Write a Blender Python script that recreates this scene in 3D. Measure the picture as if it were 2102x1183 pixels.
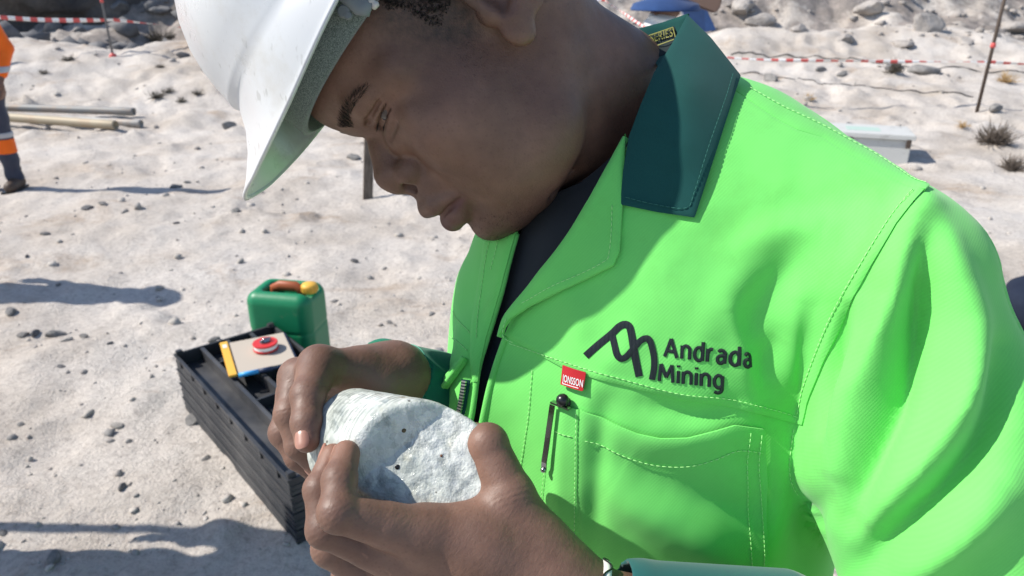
import bpy, bmesh, math, random, os
import numpy as np
from mathutils import Vector, Matrix, noise as mnoise
from mathutils.bvhtree import BVHTree

for _o in list(bpy.data.objects):
    bpy.data.objects.remove(_o)
scene = bpy.context.scene
COL = scene.collection
random.seed(7)
RNG = np.random.default_rng(11)

# ------------------------------------------------------------------ camera
PW, PH, FPX = 2102.0, 1183.0, 1500.0
CAM_H, PITCH = 1.60, math.radians(23.0)
cam_d = bpy.data.cameras.new('camera')
cam = bpy.data.objects.new('camera', cam_d)
COL.objects.link(cam)
cam.location = (0, 0, CAM_H)
cam.rotation_euler = (math.radians(90) - PITCH, 0, 0)
cam_d.sensor_width = 36.0
cam_d.lens = 36.0 * FPX / PW
cam_d.clip_start = 0.02
cam_d.clip_end = 3000
cam_d.dof.use_dof = True
cam_d.dof.focus_distance = 0.44
cam_d.dof.aperture_fstop = 16.0
scene.camera = cam

# ------------------------------------------------------------------ sky, sun, exposure
SUN_DIR = Vector((-0.70, 0.005, 0.70)).normalized()      # towards the sun
world = bpy.data.worlds.new('World')
scene.world = world
world.use_nodes = True
wn = world.node_tree
sky = wn.nodes.new('ShaderNodeTexSky')
sky.sky_type = 'NISHITA'
sky.sun_disc = False
sky.sun_elevation = math.asin(SUN_DIR.z)
sky.sun_rotation = math.atan2(SUN_DIR.x, SUN_DIR.y)
sky.altitude = 700
sky.dust_density = 0.7
wn.links.new(sky.outputs[0], wn.nodes['Background'].inputs[0])
wn.nodes['Background'].inputs[1].default_value = 0.14
sun_d = bpy.data.lights.new('sun', 'SUN')
sun_d.energy = 5.0
sun_d.angle = math.radians(0.53)
sun_d.color = (1.0, 0.95, 0.87)
sun = bpy.data.objects.new('sun', sun_d)
COL.objects.link(sun)
sun.rotation_euler = (-SUN_DIR).to_track_quat('-Z', 'Y').to_euler()
sun.location = SUN_DIR * 30
scene.view_settings.view_transform = 'Standard'
scene.view_settings.look = 'None'
scene.view_settings.gamma = 1
scene.view_settings.use_curve_mapping = False
scene.view_settings.exposure = 0.31
scene.render.engine = 'CYCLES'
scene.cycles.max_bounces = 8
scene.cycles.diffuse_bounces = 5
scene.cycles.glossy_bounces = 3
scene.cycles.transmission_bounces = 3
scene.cycles.use_denoising = True
scene.cycles.sample_clamp_indirect = 6.0

# ------------------------------------------------------------------ helpers
_cp, _sp = math.cos(PITCH), math.sin(PITCH)
RIGHT = np.array([1.0, 0, 0])
DOWN = np.array([0, -_sp, -_cp])
FWD = np.array([0, _cp, -_sp])
CAMP = np.array([0, 0, CAM_H])

def q2w(q):
    """eye-frame millimetres (right, down, depth) -> world metres"""
    q = np.asarray(q, float) * 0.001
    return CAMP + q[..., 0:1] * RIGHT + q[..., 1:2] * DOWN + q[..., 2:3] * FWD

def w2q(w):
    d = (np.asarray(w, float) - CAMP)
    return np.stack([d @ RIGHT, d @ DOWN, d @ FWD], -1) * 1000.0

def Q(px, py, d):
    """a point seen at (px,py) at depth d millimetres"""
    return np.array([(px - PW / 2) / FPX * d, (py - PH / 2) / FPX * d, d], float)

def at(px, py, d):
    return Vector(q2w(Q(px, py, d * 1000.0)))

def ground(px, py, z=0.0):
    """where the line of sight through (px,py) meets the height z"""
    r = (px - PW / 2) / FPX * RIGHT + (py - PH / 2) / FPX * DOWN + FWD
    t = (z - CAM_H) / r[2]
    return Vector(CAMP + r * t)

def proj(q):
    q = np.asarray(q, float)
    return np.stack([q[..., 0] / q[..., 2] * FPX + PW / 2, q[..., 1] / q[..., 2] * FPX + PH / 2], -1)

def tag(o, label=None, cat=None, group=None, kind=None):
    if label: o['label'] = label
    if cat: o['category'] = cat
    if group: o['group'] = group
    if kind: o['kind'] = kind
    return o

def empty(name, loc=(0, 0, 0), rz=0.0, parent=None):
    o = bpy.data.objects.new(name, None)
    COL.objects.link(o)
    o.location = loc
    o.rotation_euler = (0, 0, rz)
    o.empty_display_size = 0.05
    if parent: o.parent = parent
    return o

def link_mesh(name, me, mat=None, parent=None, smooth=True, local=False):
    """link a mesh whose vertices are in world space; under a parent at (loc, rz) it is moved into the parent's space"""
    o = bpy.data.objects.new(name, me)
    COL.objects.link(o)
    if mat: 
        if isinstance(mat, (list, tuple)):
            for m in mat: me.materials.append(m)
        else: me.materials.append(mat)
    if smooth:
        me.polygons.foreach_set('use_smooth', [True] * len(me.polygons))
    if parent:
        o.parent = parent
        if not local:
            p, M = parent, Matrix.Identity(4)
            while p:
                M = (Matrix.Translation(p.location) @ p.rotation_euler.to_matrix().to_4x4() @ Matrix.Diagonal(p.scale).to_4x4()) @ M
                p = p.parent
            if M != Matrix.Identity(4):
                me.transform(M.inverted())
    return o

def mesh_np(name, V, F, mat=None, parent=None, smooth=True, local=False):
    me = bpy.data.meshes.new(name)
    V = np.asarray(V, dtype=np.float32)
    if isinstance(F, np.ndarray) and F.ndim == 2:
        n, k = F.shape
        me.vertices.add(len(V)); me.vertices.foreach_set('co', V.ravel())
        me.loops.add(n * k); me.loops.foreach_set('vertex_index', F.astype(np.int32).ravel())
        me.polygons.add(n); me.polygons.foreach_set('loop_start', np.arange(0, n * k, k, dtype=np.int32))
        me.polygons.foreach_set('loop_total', np.full(n, k, np.int32))
        me.update(calc_edges=True)
    else:
        me.from_pydata([tuple(v) for v in V], [], [tuple(int(i) for i in f) for f in F])
        me.update()
    return link_mesh(name, me, mat, parent, smooth, local)

class MB:
    """collects boxes, tubes, lathes and sheets into one mesh"""
    def __init__(s): s.V = []; s.F = []; s.n = 0
    def add(s, V, F):
        V = np.asarray(V, float)
        s.V.append(V); s.F += [tuple(i + s.n for i in f) for f in F]; s.n += len(V); return s
    def box(s, c, size, R=None, taper=1.0):
        hx, hy, hz = [k / 2 for k in size]
        V = np.array([[x * hx * (taper if z < 0 else 1), y * hy * (taper if z < 0 else 1), z * hz] for z in (-1, 1) for y in (-1, 1) for x in (-1, 1)], float)
        if R is not None: V = V @ np.asarray(R).T
        V = V + np.asarray(c, float)
        return s.add(V, [(0, 2, 3, 1), (4, 5, 7, 6), (0, 1, 5, 4), (2, 6, 7, 3), (0, 4, 6, 2), (1, 3, 7, 5)])
    def tube(s, pts, rad, n=10, cap=True, flat=1.0, up=None):
        pts = np.asarray(pts, float); m = len(pts)
        rad = np.full(m, rad, float) if np.isscalar(rad) else np.asarray(rad, float)
        T = np.gradient(pts, axis=0); T /= np.linalg.norm(T, axis=1)[:, None] + 1e-12
        a = np.array(up if up is not None else ([0, 0, 1.0] if abs(T[0][2]) < 0.9 else [1.0, 0, 0]), float)
        V = []
        for i in range(m):
            u = np.cross(a, T[i]); u /= np.linalg.norm(u) + 1e-12
            w = np.cross(T[i], u)
            a = w
            for k in range(n):
                t = 2 * math.pi * k / n
                V.append(pts[i] + rad[i] * (math.cos(t) * u + flat * math.sin(t) * w))
        F = []
        for i in range(m - 1):
            for k in range(n):
                F.append((i * n + k, i * n + (k + 1) % n, (i + 1) * n + (k + 1) % n, (i + 1) * n + k))
        if cap:
            F.append(tuple(range(n - 1, -1, -1))); F.append(tuple((m - 1) * n + k for k in range(n)))
        return s.add(V, F)
    def lathe(s, prof, c=(0, 0, 0), n=24, R=None, sx=1.0, sy=1.0, close=True):
        V = []
        for r, z in prof:
            for k in range(n):
                t = 2 * math.pi * k / n
                V.append((r * math.cos(t) * sx, r * math.sin(t) * sy, z))
        V = np.array(V, float)
        if R is not None: V = V @ np.asarray(R).T
        V += np.asarray(c, float)
        m = len(prof); F = []
        for i in range(m - 1):
            for k in range(n):
                F.append((i * n + k, i * n + (k + 1) % n, (i + 1) * n + (k + 1) % n, (i + 1) * n + k))
        if close:
            F.append(tuple(range(n - 1, -1, -1))); F.append(tuple((m - 1) * n + k for k in range(n)))
        return s.add(V, F)
    def build(s, name, mat=None, parent=None, smooth=False, local=False, bevel=0.0):
        V = np.concatenate(s.V)
        o = mesh_np(name, V, s.F, mat, parent, smooth, local)
        bm = bmesh.new(); bm.from_mesh(o.data)
        if bevel:
            bmesh.ops.remove_doubles(bm, verts=bm.verts, dist=1e-6)
            bmesh.ops.bevel(bm, geom=[e for e in bm.edges if len(e.link_faces) == 2 and e.calc_face_angle(0) > 0.6], offset=bevel, segments=2, affect='EDGES', clamp_overlap=True)
        bmesh.ops.recalc_face_normals(bm, faces=bm.faces)
        bm.to_mesh(o.data); bm.free()
        if smooth:
            o.data.polygons.foreach_set('use_smooth', [True] * len(o.data.polygons))
        return o

def catmull(pts, n=8, closed=False):
    P = np.asarray(pts, float); m = len(P); out = []
    rng = range(m if closed else m - 1)
    for i in rng:
        if closed: a, b, c, d = P[(i - 1) % m], P[i], P[(i + 1) % m], P[(i + 2) % m]
        else: a, b, c, d = P[max(i - 1, 0)], P[i], P[i + 1], P[min(i + 2, m - 1)]
        for k in range(n):
            t = k / n
            out.append(0.5 * (2 * b + (c - a) * t + (2 * a - 5 * b + 4 * c - d) * t * t + (3 * b - a - 3 * c + d) * t ** 3))
    if not closed: out.append(P[-1])
    return np.array(out)

# ------------------------------------------------------------------ material helpers
def new_mat(name, col=(0.5, 0.5, 0.5), rough=0.6, spec=0.4, metal=0.0):
    m = bpy.data.materials.new(name); m.use_nodes = True
    b = m.node_tree.nodes['Principled BSDF']
    b.inputs['Base Color'].default_value = (*col, 1)
    b.inputs['Roughness'].default_value = rough
    b.inputs['Specular IOR Level'].default_value = spec
    b.inputs['Metallic'].default_value = metal
    return m

class NT:
    def __init__(s, m):
        s.m = m; s.t = m.node_tree; s.b = s.t.nodes['Principled BSDF']
        s.tc = s.t.nodes.new('ShaderNodeTexCoord')
    def n(s, typ, **kw):
        nd = s.t.nodes.new(typ)
        for k, v in kw.items():
            if k.startswith('i_'):
                nd.inputs[k[2:].replace('_', ' ')].default_value = v
            else: setattr(nd, k, v)
        return nd
    def l(s, a, b): s.t.links.new(a, b)
    def noise(s, scale, detail=3, rough=0.55, vec=None, dist=0.0):
        nd = s.n('ShaderNodeTexNoise'); nd.inputs['Scale'].default_value = scale
        nd.inputs['Detail'].default_value = detail; nd.inputs['Roughness'].default_value = rough
        nd.inputs['Distortion'].default_value = dist
        s.l(vec or s.tc.outputs['Object'], nd.inputs['Vector']); return nd.outputs['Fac']
    def voro(s, scale, feature='F1', vec=None, out='Distance', rnd=1.0):
        nd = s.n('ShaderNodeTexVoronoi', feature=feature); nd.inputs['Scale'].default_value = scale
        nd.inputs['Randomness'].default_value = rnd
        s.l(vec or s.tc.outputs['Object'], nd.inputs['Vector']); return nd.outputs[out]
    def ramp(s, fac, stops, interp='LINEAR'):
        nd = s.n('ShaderNodeValToRGB'); cr = nd.color_ramp; cr.interpolation = interp
        while len(cr.elements) < len(stops): cr.elements.new(0.5)
        for e, (p, c) in zip(cr.elements, stops):
            e.position = p; e.color = (*c, 1) if len(c) == 3 else c
        s.l(fac, nd.inputs['Fac']); return nd.outputs['Color']
    def mix(s, a, b, fac, mode='MIX'):
        nd = s.n('ShaderNodeMix', data_type='RGBA', blend_type=mode)
        for src, i in ((fac, 0), (a, 6), (b, 7)):
            if hasattr(src, 'is_linked') or hasattr(src, 'links'): s.l(src, nd.inputs[i])
            else: nd.inputs[i].default_value = src if i == 0 else (*src, 1)
        return nd.outputs[2]
    def math(s, op, a, b=0.0, c=None):
        nd = s.n('ShaderNodeMath', operation=op)
        for i, v in enumerate((a, b) if c is None else (a, b, c)):
            if hasattr(v, 'links'): s.l(v, nd.inputs[i])
            else: nd.inputs[i].default_value = v
        return nd.outputs[0]
    def mapping(s, scale=(1, 1, 1), rot=(0, 0, 0), vec=None):
        nd = s.n('ShaderNodeMapping'); nd.inputs['Scale'].default_value = scale; nd.inputs['Rotation'].default_value = rot
        s.l(vec or s.tc.outputs['Object'], nd.inputs['Vector']); return nd.outputs[0]
    def attr(s, name): 
        nd = s.n('ShaderNodeAttribute'); nd.attribute_name = name; return nd
    def color(s, c): s.l(c, s.b.inputs['Base Color'])
    def bump(s, h, strength=0.3, dist=0.001, prev=None):
        nd = s.n('ShaderNodeBump'); nd.inputs['Strength'].default_value = strength; nd.inputs['Distance'].default_value = dist
        s.l(h, nd.inputs['Height'])
        if prev is not None: s.l(prev, nd.inputs['Normal'])
        s.l(nd.outputs[0], s.b.inputs['Normal']); return nd.outputs[0]
# ------------------------------------------------------------------ signed distance modelling
def smin(a, b, k):
    h = np.maximum(k - np.abs(a - b), 0) / k
    return np.minimum(a, b) - h * h * k * 0.25
def smax(a, b, k): return -smin(-a, -b, k)
def d_ell(p, c, r, R=None):
    q = p - np.asarray(c, np.float32)
    if R is not None: q = q @ np.asarray(R, np.float32)
    r = np.asarray(r, np.float32)
    k0 = np.sqrt(((q / r) ** 2).sum(-1)); k1 = np.sqrt(((q / (r * r)) ** 2).sum(-1)) + 1e-9
    return k0 * (k0 - 1) / k1
def d_cone(p, a, b, ra, rb):
    """capsule whose radius runs from ra to rb"""
    a = np.asarray(a, np.float32); b = np.asarray(b, np.float32)
    ba = b - a; l2 = float(ba @ ba) + 1e-9
    h = np.clip(((p - a) @ ba) / l2, 0, 1)
    d = p - a - h[:, None] * ba
    return np.sqrt((d * d).sum(-1)) - (ra + (rb - ra) * h)
def d_plane(p, c, n):
    n = np.asarray(n, np.float32); n = n / np.linalg.norm(n)
    return (p - np.asarray(c, np.float32)) @ n
def d_chain(p, pts, rads, k=4.0, d=None):
    for i in range(len(pts) - 1):
        e = d_cone(p, pts[i], pts[i + 1], rads[i], rads[i + 1])
        d = e if d is None else smin(d, e, k)
    return d

def sdf_mesh(fn, lo, hi, h, B=8, slack=1.6):
    """surface of fn(p)=0 in the box lo..hi at voxel h; fn is only evaluated finely near the surface"""
    lo = np.asarray(lo, float); hi = np.asarray(hi, float)
    nb = np.ceil((hi - lo) / (h * B)).astype(int) + 1
    n = nb * B
    bc = np.stack(np.meshgrid(*[np.arange(k) for k in nb], indexing='ij'), -1).reshape(-1, 3)
    cen = (lo + (bc + 0.5) * B * h - 0.5 * h).astype(np.float32)
    dc = fn(cen)
    act = np.abs(dc) < slack * 0.87 * B * h
    D = np.repeat(np.repeat(np.repeat(dc.reshape(nb), B, 0), B, 1), B, 2).astype(np.float32)
    off = np.stack(np.meshgrid(*[np.arange(B)] * 3, indexing='ij'), -1).reshape(-1, 3)
    ab = bc[act]
    Dv = D.reshape(nb[0], B, nb[1], B, nb[2], B)
    CH = 400
    for i in range(0, len(ab), CH):
        b = ab[i:i + CH]
        idx = (b[:, None, :] * B + off[None]).reshape(-1, 3)
        v = fn((lo + idx * h).astype(np.float32)).reshape(len(b), B, B, B)
        Dv[b[:, 0], :, b[:, 1], :, b[:, 2], :] = v
    S = D < 0
    # surface nets
    c = np.zeros((n[0] - 1, n[1] - 1, n[2] - 1), np.int8)
    for dx in (0, 1):
        for dy in (0, 1):
            for dz in (0, 1):
                c += S[dx:n[0] - 1 + dx, dy:n[1] - 1 + dy, dz:n[2] - 1 + dz]
    cells = np.argwhere((c > 0) & (c < 8))
    vid = np.full(c.shape, -1, np.int32); vid[tuple(cells.T)] = np.arange(len(cells))
    acc = np.zeros((len(cells), 3)); cnt = np.zeros(len(cells))
    C8 = [(i >> 2 & 1, i >> 1 & 1, i & 1) for i in range(8)]
    val = [D[cells[:, 0] + a, cells[:, 1] + b, cells[:, 2] + e] for a, b, e in C8]
    for i in range(8):
        for j in range(i + 1, 8):
            df = [abs(C8[i][k] - C8[j][k]) for k in range(3)]
            if sum(df) != 1: continue
            m = (val[i] < 0) != (val[j] < 0)
            t = val[i][m] / (val[i][m] - val[j][m])
            pa = np.array(C8[i], float); pb = np.array(C8[j], float)
            acc[m] += pa + t[:, None] * (pb - pa); cnt[m] += 1
    V = lo + (cells + acc / np.maximum(cnt, 1)[:, None]) * h
    F = []
    for ax in range(3):
        sl0 = [slice(None)] * 3; sl1 = [slice(None)] * 3
        sl0[ax] = slice(0, -1); sl1[ax] = slice(1, None)
        a, b = S[tuple(sl0)], S[tuple(sl1)]
        e = np.argwhere(a != b)
        u, w = (ax + 1) % 3, (ax + 2) % 3
        e = e[(e[:, u] > 0) & (e[:, w] > 0) & (e[:, u] < n[u] - 1) & (e[:, w] < n[w] - 1)]
        def cid(du, dw):
            q = e.copy(); q[:, u] += du; q[:, w] += dw
            return vid[q[:, 0], q[:, 1], q[:, 2]]
        quad = np.stack([cid(-1, -1), cid(0, -1), cid(0, 0), cid(-1, 0)], -1)
        flip = ~a[tuple(e.T)]
        quad[flip] = quad[flip][:, ::-1]
        F.append(quad)
    F = np.concatenate(F)
    F = F[(F >= 0).all(1)]
    return V, F

def vnormals(V, F):
    n = np.zeros_like(V)
    fn = np.cross(V[F[:, 2]] - V[F[:, 0]], V[F[:, 3]] - V[F[:, 1]])
    for k in range(4): np.add.at(n, F[:, k], fn)
    return n / (np.linalg.norm(n, axis=1)[:, None] + 1e-12)

def laplace(V, F, it=1, lam=0.5):
    E = np.concatenate([F[:, [0, 1]], F[:, [1, 2]], F[:, [2, 3]], F[:, [3, 0]]])
    for _ in range(it):
        s = np.zeros_like(V); c = np.zeros(len(V))
        np.add.at(s, E[:, 0], V[E[:, 1]]); np.add.at(s, E[:, 1], V[E[:, 0]])
        np.add.at(c, E[:, 0], 1); np.add.at(c, E[:, 1], 1)
        V = V + lam * (s / np.maximum(c, 1)[:, None] - V)
    return V

def seg_dist(P, poly):
    """distance of 2-D points to a polyline, and the place along it 0..1"""
    poly = np.asarray(poly, float)
    best = np.full(len(P), 1e9); par = np.zeros(len(P)); side = np.zeros(len(P))
    L = np.linalg.norm(np.diff(poly, axis=0), axis=1); cum = np.concatenate([[0], np.cumsum(L)])
    for i in range(len(poly) - 1):
        a, b = poly[i], poly[i + 1]; ba = b - a
        t = np.clip(((P - a) @ ba) / (ba @ ba + 1e-9), 0, 1)
        d = P - a - t[:, None] * ba
        dd = np.sqrt((d * d).sum(1)); m = dd < best
        best[m] = dd[m]; par[m] = (cum[i] + t[m] * L[i]) / cum[-1]
        side[m] = np.sign(ba[0] * d[m, 1] - ba[1] * d[m, 0])
    return best, par, side

def inside(P, poly):
    poly = np.asarray(poly, float); r = np.zeros(len(P), bool); j = len(poly) - 1
    for i in range(len(poly)):
        a, b = poly[i], poly[j]
        m = ((a[1] > P[:, 1]) != (b[1] > P[:, 1]))
        x = (b[0] - a[0]) * (P[:, 1] - a[1]) / (b[1] - a[1] + 1e-12) + a[0]
        r ^= m & (P[:, 0] < x); j = i
    return r
# ------------------------------------------------------------------ ground
def vnoise(p, s, seed=0, oct=3):
    """smooth value noise on n x 3 points"""
    out = np.zeros(len(p)); a = 1.0; p = np.asarray(p, float)
    for o in range(oct):
        q = p / s + seed * 17.13 + o * 5.7
        i = np.floor(q).astype(np.int64); f = q - i; f = f * f * (3 - 2 * f)
        r = np.zeros(len(p))
        for dx in (0, 1):
            for dy in (0, 1):
                for dz in (0, 1):
                    h = (i[:, 0] + dx) * 374761393 + (i[:, 1] + dy) * 668265263 + (i[:, 2] + dz) * 2147483647
                    h = (h ^ (h >> 13)) * 1274126177; h = (h ^ (h >> 16)) & 0xffff
                    w = (f[:, 0] if dx else 1 - f[:, 0]) * (f[:, 1] if dy else 1 - f[:, 1]) * (f[:, 2] if dz else 1 - f[:, 2])
                    r += w * (h / 32767.5 - 1)
        out += a * r; a *= 0.5; s = s * 0.5
    return out
def sstep(x, a, b):
    t = np.clip((x - a) / (b - a), 0, 1); return t * t * (3 - 2 * t)
def height(x, y, fine=True):
    x = np.atleast_1d(np.asarray(x, float)); y = np.atleast_1d(np.asarray(y, float))
    P = np.stack([x, y, np.zeros_like(x)], -1)
    r = np.hypot(x, y)
    left = 1 - sstep(x, -0.5, 3.0)
    h = left * (0.72 * sstep(y + 0.5 * vnoise(P, 2.2, 5, 2), 7.9, 12.4) * (0.85 + 0.3 * vnoise(P, 3.1, 8, 1)) - 0.45 * sstep(y, 12.4, 15.5))
    h += (1 - left) * (0.30 * sstep(y, 8.5, 12.5) + 0.40 * np.exp(-((y - 14.3 - 0.06 * (x - 6)) / 1.2) ** 2) * sstep(x, 2.6, 4.0) * (1 - sstep(x, 8.5, 10.5)))
    far = sstep(y + 0.8 * vnoise(P, 3.0, 17, 2), 14.9, 20.5) * sstep(r, 14, 17)
    h += far * (3.0 + 0.8 * vnoise(P, 4.0, 7, 4)) 
    h += sstep(r, 40, 200) * (-far * 1.0)
    amp = 0.35 + 0.65 * sstep(y, 7.0, 10.0)
    h += 0.055 * amp * vnoise(P, 1.3, 1, 2)
    if fine:
        h += 0.036 * (0.5 + amp) * vnoise(P, 0.34, 2, 4)
        b = np.maximum(vnoise(P, 0.55, 12, 2) - 0.15, 0)
        h += 0.085 * b * vnoise(P, 0.16, 13, 2) * (0.3 + amp)
        h += 0.20 * sstep(y, 14.6, 16.5) * vnoise(P, 0.8, 4, 4)
    near = 1 - sstep(r, 0.9, 1.4)
    return h * (1 - near)
def gz(x, y): return float(height([x], [y])[0])
def hit(px, py):
    """the point of the ground seen at (px,py)"""
    r = (px - PW / 2) / FPX * RIGHT + (py - PH / 2) / FPX * DOWN + FWD
    t = np.concatenate([np.linspace(0.8, 30, 1500), np.linspace(30, 300, 800)])
    pts = CAMP + t[:, None] * r
    d = pts[:, 2] - height(pts[:, 0], pts[:, 1])
    i = np.argmax(d < 0)
    if d[i] >= 0: i = len(t) - 1
    f = d[i - 1] / (d[i - 1] - d[i] + 1e-9)
    p = pts[i - 1] + (pts[i] - pts[i - 1]) * f
    return Vector((p[0], p[1], gz(p[0], p[1]))), t[i]

def mat_sand():
    m = new_mat('pale_sand', (0.45, 0.4, 0.35), 0.95, 0.15); t = NT(m)
    a = t.ramp(t.noise(0.9, 6, 0.6), [(0.32, (0.45, 0.395, 0.34)), (0.52, (0.57, 0.52, 0.47)), (0.7, (0.61, 0.57, 0.53))])
    brown = t.ramp(t.noise(1.15, 7, 0.72, vec=t.mapping((1, 1.6, 1), (0, 0, 0.3)), dist=0.5), [(0.55, (0,) * 3), (0.70, (1,) * 3)])
    c = t.mix(a, (0.36, 0.26, 0.18), t.math('MULTIPLY', brown, 0.7))
    grit = t.ramp(t.noise(42, 4, 0.7), [(0.35, (0.72, 0.70, 0.69)), (0.52, (1, 1, 1)), (0.7, (1.08, 1.07, 1.05))]); c = t.mix(c, grit, 0.8, 'MULTIPLY')
    peb = t.ramp(t.voro(26), [(0.10, (0.62, 0.61, 0.61)), (0.15, (1, 1, 1))]); pm = t.ramp(t.noise(2.6, 3), [(0.46, (0,) * 3), (0.6, (1,) * 3)])
    c = t.mix(c, peb, t.math('MULTIPLY', pm, 0.6), 'MULTIPLY')
    g = t.n('ShaderNodeNewGeometry'); sx = t.n('ShaderNodeSeparateXYZ'); t.l(g.outputs['Position'], sx.inputs[0])
    rk = t.ramp(t.math('MULTIPLY_ADD', sx.outputs['Y'], 0.12, t.math('MULTIPLY', t.noise(0.7, 5, 0.7), 1.0)), [(0.0, (0,) * 3), (0.1, (0,) * 3)])
    rocky = t.math('MULTIPLY', t.math('GREATER_THAN', sx.outputs['Y'], 15.2), t.ramp(t.noise(0.8, 5, 0.75), [(0.40, (0,) * 3), (0.52, (1,) * 3)]))
    c = t.mix(c, t.ramp(t.noise(3.5, 6, 0.75), [(0.35, (0.10, 0.09, 0.085)), (0.65, (0.34, 0.29, 0.26))]), t.math('MULTIPLY', rocky, 0.8))
    t.color(c)
    b1 = t.noise(13, 7, 0.72); b2 = t.noise(90, 4, 0.7)
    t.bump(t.math('ADD', b1, t.math('MULTIPLY', b2, 0.55)), 0.70, 0.030)
    return m
M_SAND = mat_sand()
az = np.concatenate([np.linspace(-180, -62, 40)[:-1], np.linspace(-62, 50, 560)[:-1], np.linspace(50, 180, 40)[:-1]])
rr = np.concatenate([[0.05, 0.4, 0.8], np.geomspace(1.2, 34, 400), np.geomspace(36, 1500, 40)])
aa, dd = np.meshgrid(np.radians(az), rr, indexing='ij')
X = (dd * np.sin(aa)).ravel(); Y = (dd * np.cos(aa)).ravel(); Z = height(X, Y)
na, nr = len(az), len(rr)
ii, jj = np.meshgrid(np.arange(na), np.arange(nr - 1), indexing='ij'); i2 = (ii + 1) % na
GF = np.stack([ii * nr + jj, i2 * nr + jj, i2 * nr + jj + 1, ii * nr + jj + 1], -1).reshape(-1, 4)
gnd = mesh_np('ground', np.stack([X, Y, Z], -1), GF[:, ::-1], M_SAND)
tag(gnd, kind='structure')
# ------------------------------------------------------------------ materials of the man and his things
def mat_skin():
    m = new_mat('skin', (0.1, 0.05, 0.035), 0.46, 0.42); t = NT(m)
    t.b.inputs['Subsurface Weight'].default_value = 0.12
    t.b.inputs['Subsurface Radius'].default_value = (0.004, 0.0016, 0.0009)
    t.b.inputs['Subsurface Scale'].default_value = 1.0
    n1 = t.noise(28, 4, 0.6); n2 = t.noise(240, 3, 0.6)
    c = t.ramp(n1, [(0.3, (0.132, 0.071, 0.050)), (0.7, (0.205, 0.116, 0.083))])
    spots = t.ramp(t.voro(330), [(0.10, (0.40, 0.36, 0.36)), (0.3, (1, 1, 1))])
    c = t.mix(c, spots, 0.24, 'MULTIPLY')
    blot = t.ramp(t.noise(75, 4, 0.65), [(0.35, (0.88, 0.86, 0.87)), (0.6, (1.05, 1.03, 1.0))]); c = t.mix(c, blot, 0.7, 'MULTIPLY')
    pk = t.attr('palm'); c = t.mix(c, (0.30, 0.155, 0.105), pk.outputs['Fac'])
    lip = t.attr('lip'); c = t.mix(c, (0.105, 0.045, 0.042), lip.outputs['Fac'])
    st = t.attr('stubble'); c = t.mix(c, (0.022, 0.016, 0.014), t.math('MULTIPLY', st.outputs['Fac'], t.math('MULTIPLY_ADD', n2, 0.9, 0.25)))
    t.color(c)
    v = t.voro(800, 'F1')
    def dot(vec):
        nd = t.n('ShaderNodeVectorMath', operation='DOT_PRODUCT'); t.l(t.tc.outputs['Object'], nd.inputs[0]); nd.inputs[1].default_value = vec; return nd.outputs['Value']
    along = RIGHT * 0.6 - DOWN * 0.8; acr = RIGHT * 0.8 + DOWN * 0.6
    cv = t.n('ShaderNodeCombineXYZ'); t.l(dot(tuple(acr)), cv.inputs[0]); t.l(t.math('MULTIPLY', dot(tuple(along)), 0.42), cv.inputs[1]); t.l(t.math('MULTIPLY', dot(tuple(FWD)), 0.4), cv.inputs[2])
    v2 = t.noise(470, 3, 0.65, vec=cv.outputs[0], dist=0.3)
    hand = t.attr('hand')
    h = t.math('MULTIPLY', t.math('ADD', t.math('MULTIPLY', v, 0.5), t.math('MULTIPLY', n2, 0.5)), t.math('SUBTRACT', 1.0, t.math('MULTIPLY', hand.outputs['Fac'], 0.85)))
    crease = t.math('MULTIPLY', v2, hand.outputs['Fac'])
    h = t.math('ADD', h, t.math('MULTIPLY', crease, 1.3))
    t.bump(h, 0.40, 0.0006)
    r = t.ramp(t.noise(60, 3), [(0.3, (0.46,) * 3), (0.7, (0.62,) * 3)]); t.l(r, t.b.inputs['Roughness'])
    return m
def mat_cloth(name, c0, c1, rough=0.85, twill=True, scale=0.0017, sheen=0.2, bs=0.11):
    m = new_mat(name, c0, rough, 0.2); t = NT(m)
    c = t.mix(c0, c1, t.ramp(t.noise(14, 4, 0.6), [(0.3, (0,) * 3), (0.7, (1,) * 3)]))
    if twill:
        w = t.n('ShaderNodeTexWave', wave_type='BANDS', bands_direction='X'); w.inputs['Scale'].default_value = 0.314 / scale
        w.inputs['Distortion'].default_value = 0.4; w.inputs['Detail'].default_value = 1
        dt = t.n('ShaderNodeVectorMath', operation='DOT_PRODUCT'); t.l(t.tc.outputs['Object'], dt.inputs[0]); dt.inputs[1].default_value = (0.70, -0.35, -0.62)
        cx = t.n('ShaderNodeCombineXYZ'); t.l(dt.outputs['Value'], cx.inputs[0]); t.l(cx.outputs[0], w.inputs['Vector'])
        c = t.mix(c, tuple(k * 0.80 for k in c0), t.math('MULTIPLY', w.outputs['Fac'], 0.14))
        t.bump(t.math('ADD', w.outputs['Fac'], t.noise(1400, 2)), bs, 0.0004)
    else:
        t.bump(t.math('ADD', t.noise(2200, 2), t.noise(700, 3)), bs, 0.0004)
    if twill:
        soil = t.ramp(t.noise(9, 7, 0.72, dist=0.4), [(0.56, (1, 1, 1)), (0.78, (0.86, 0.80, 0.74))]); c = t.mix(c, soil, 0.8, 'MULTIPLY')
    t.color(c)
    t.b.inputs['Sheen Weight'].default_value = sheen; t.b.inputs['Sheen Roughness'].default_value = 0.5
    return m
M_SKIN = mat_skin()
M_GREEN = mat_cloth('green_cotton', (0.155, 0.62, 0.125), (0.17, 0.66, 0.14), 0.85, scale=0.0016, sheen=0.15)
M_DKGREEN = mat_cloth('dark_green_cotton', (0.006, 0.060, 0.055), (0.008, 0.070, 0.062), 0.9, scale=0.0010, sheen=0.1)
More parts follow.
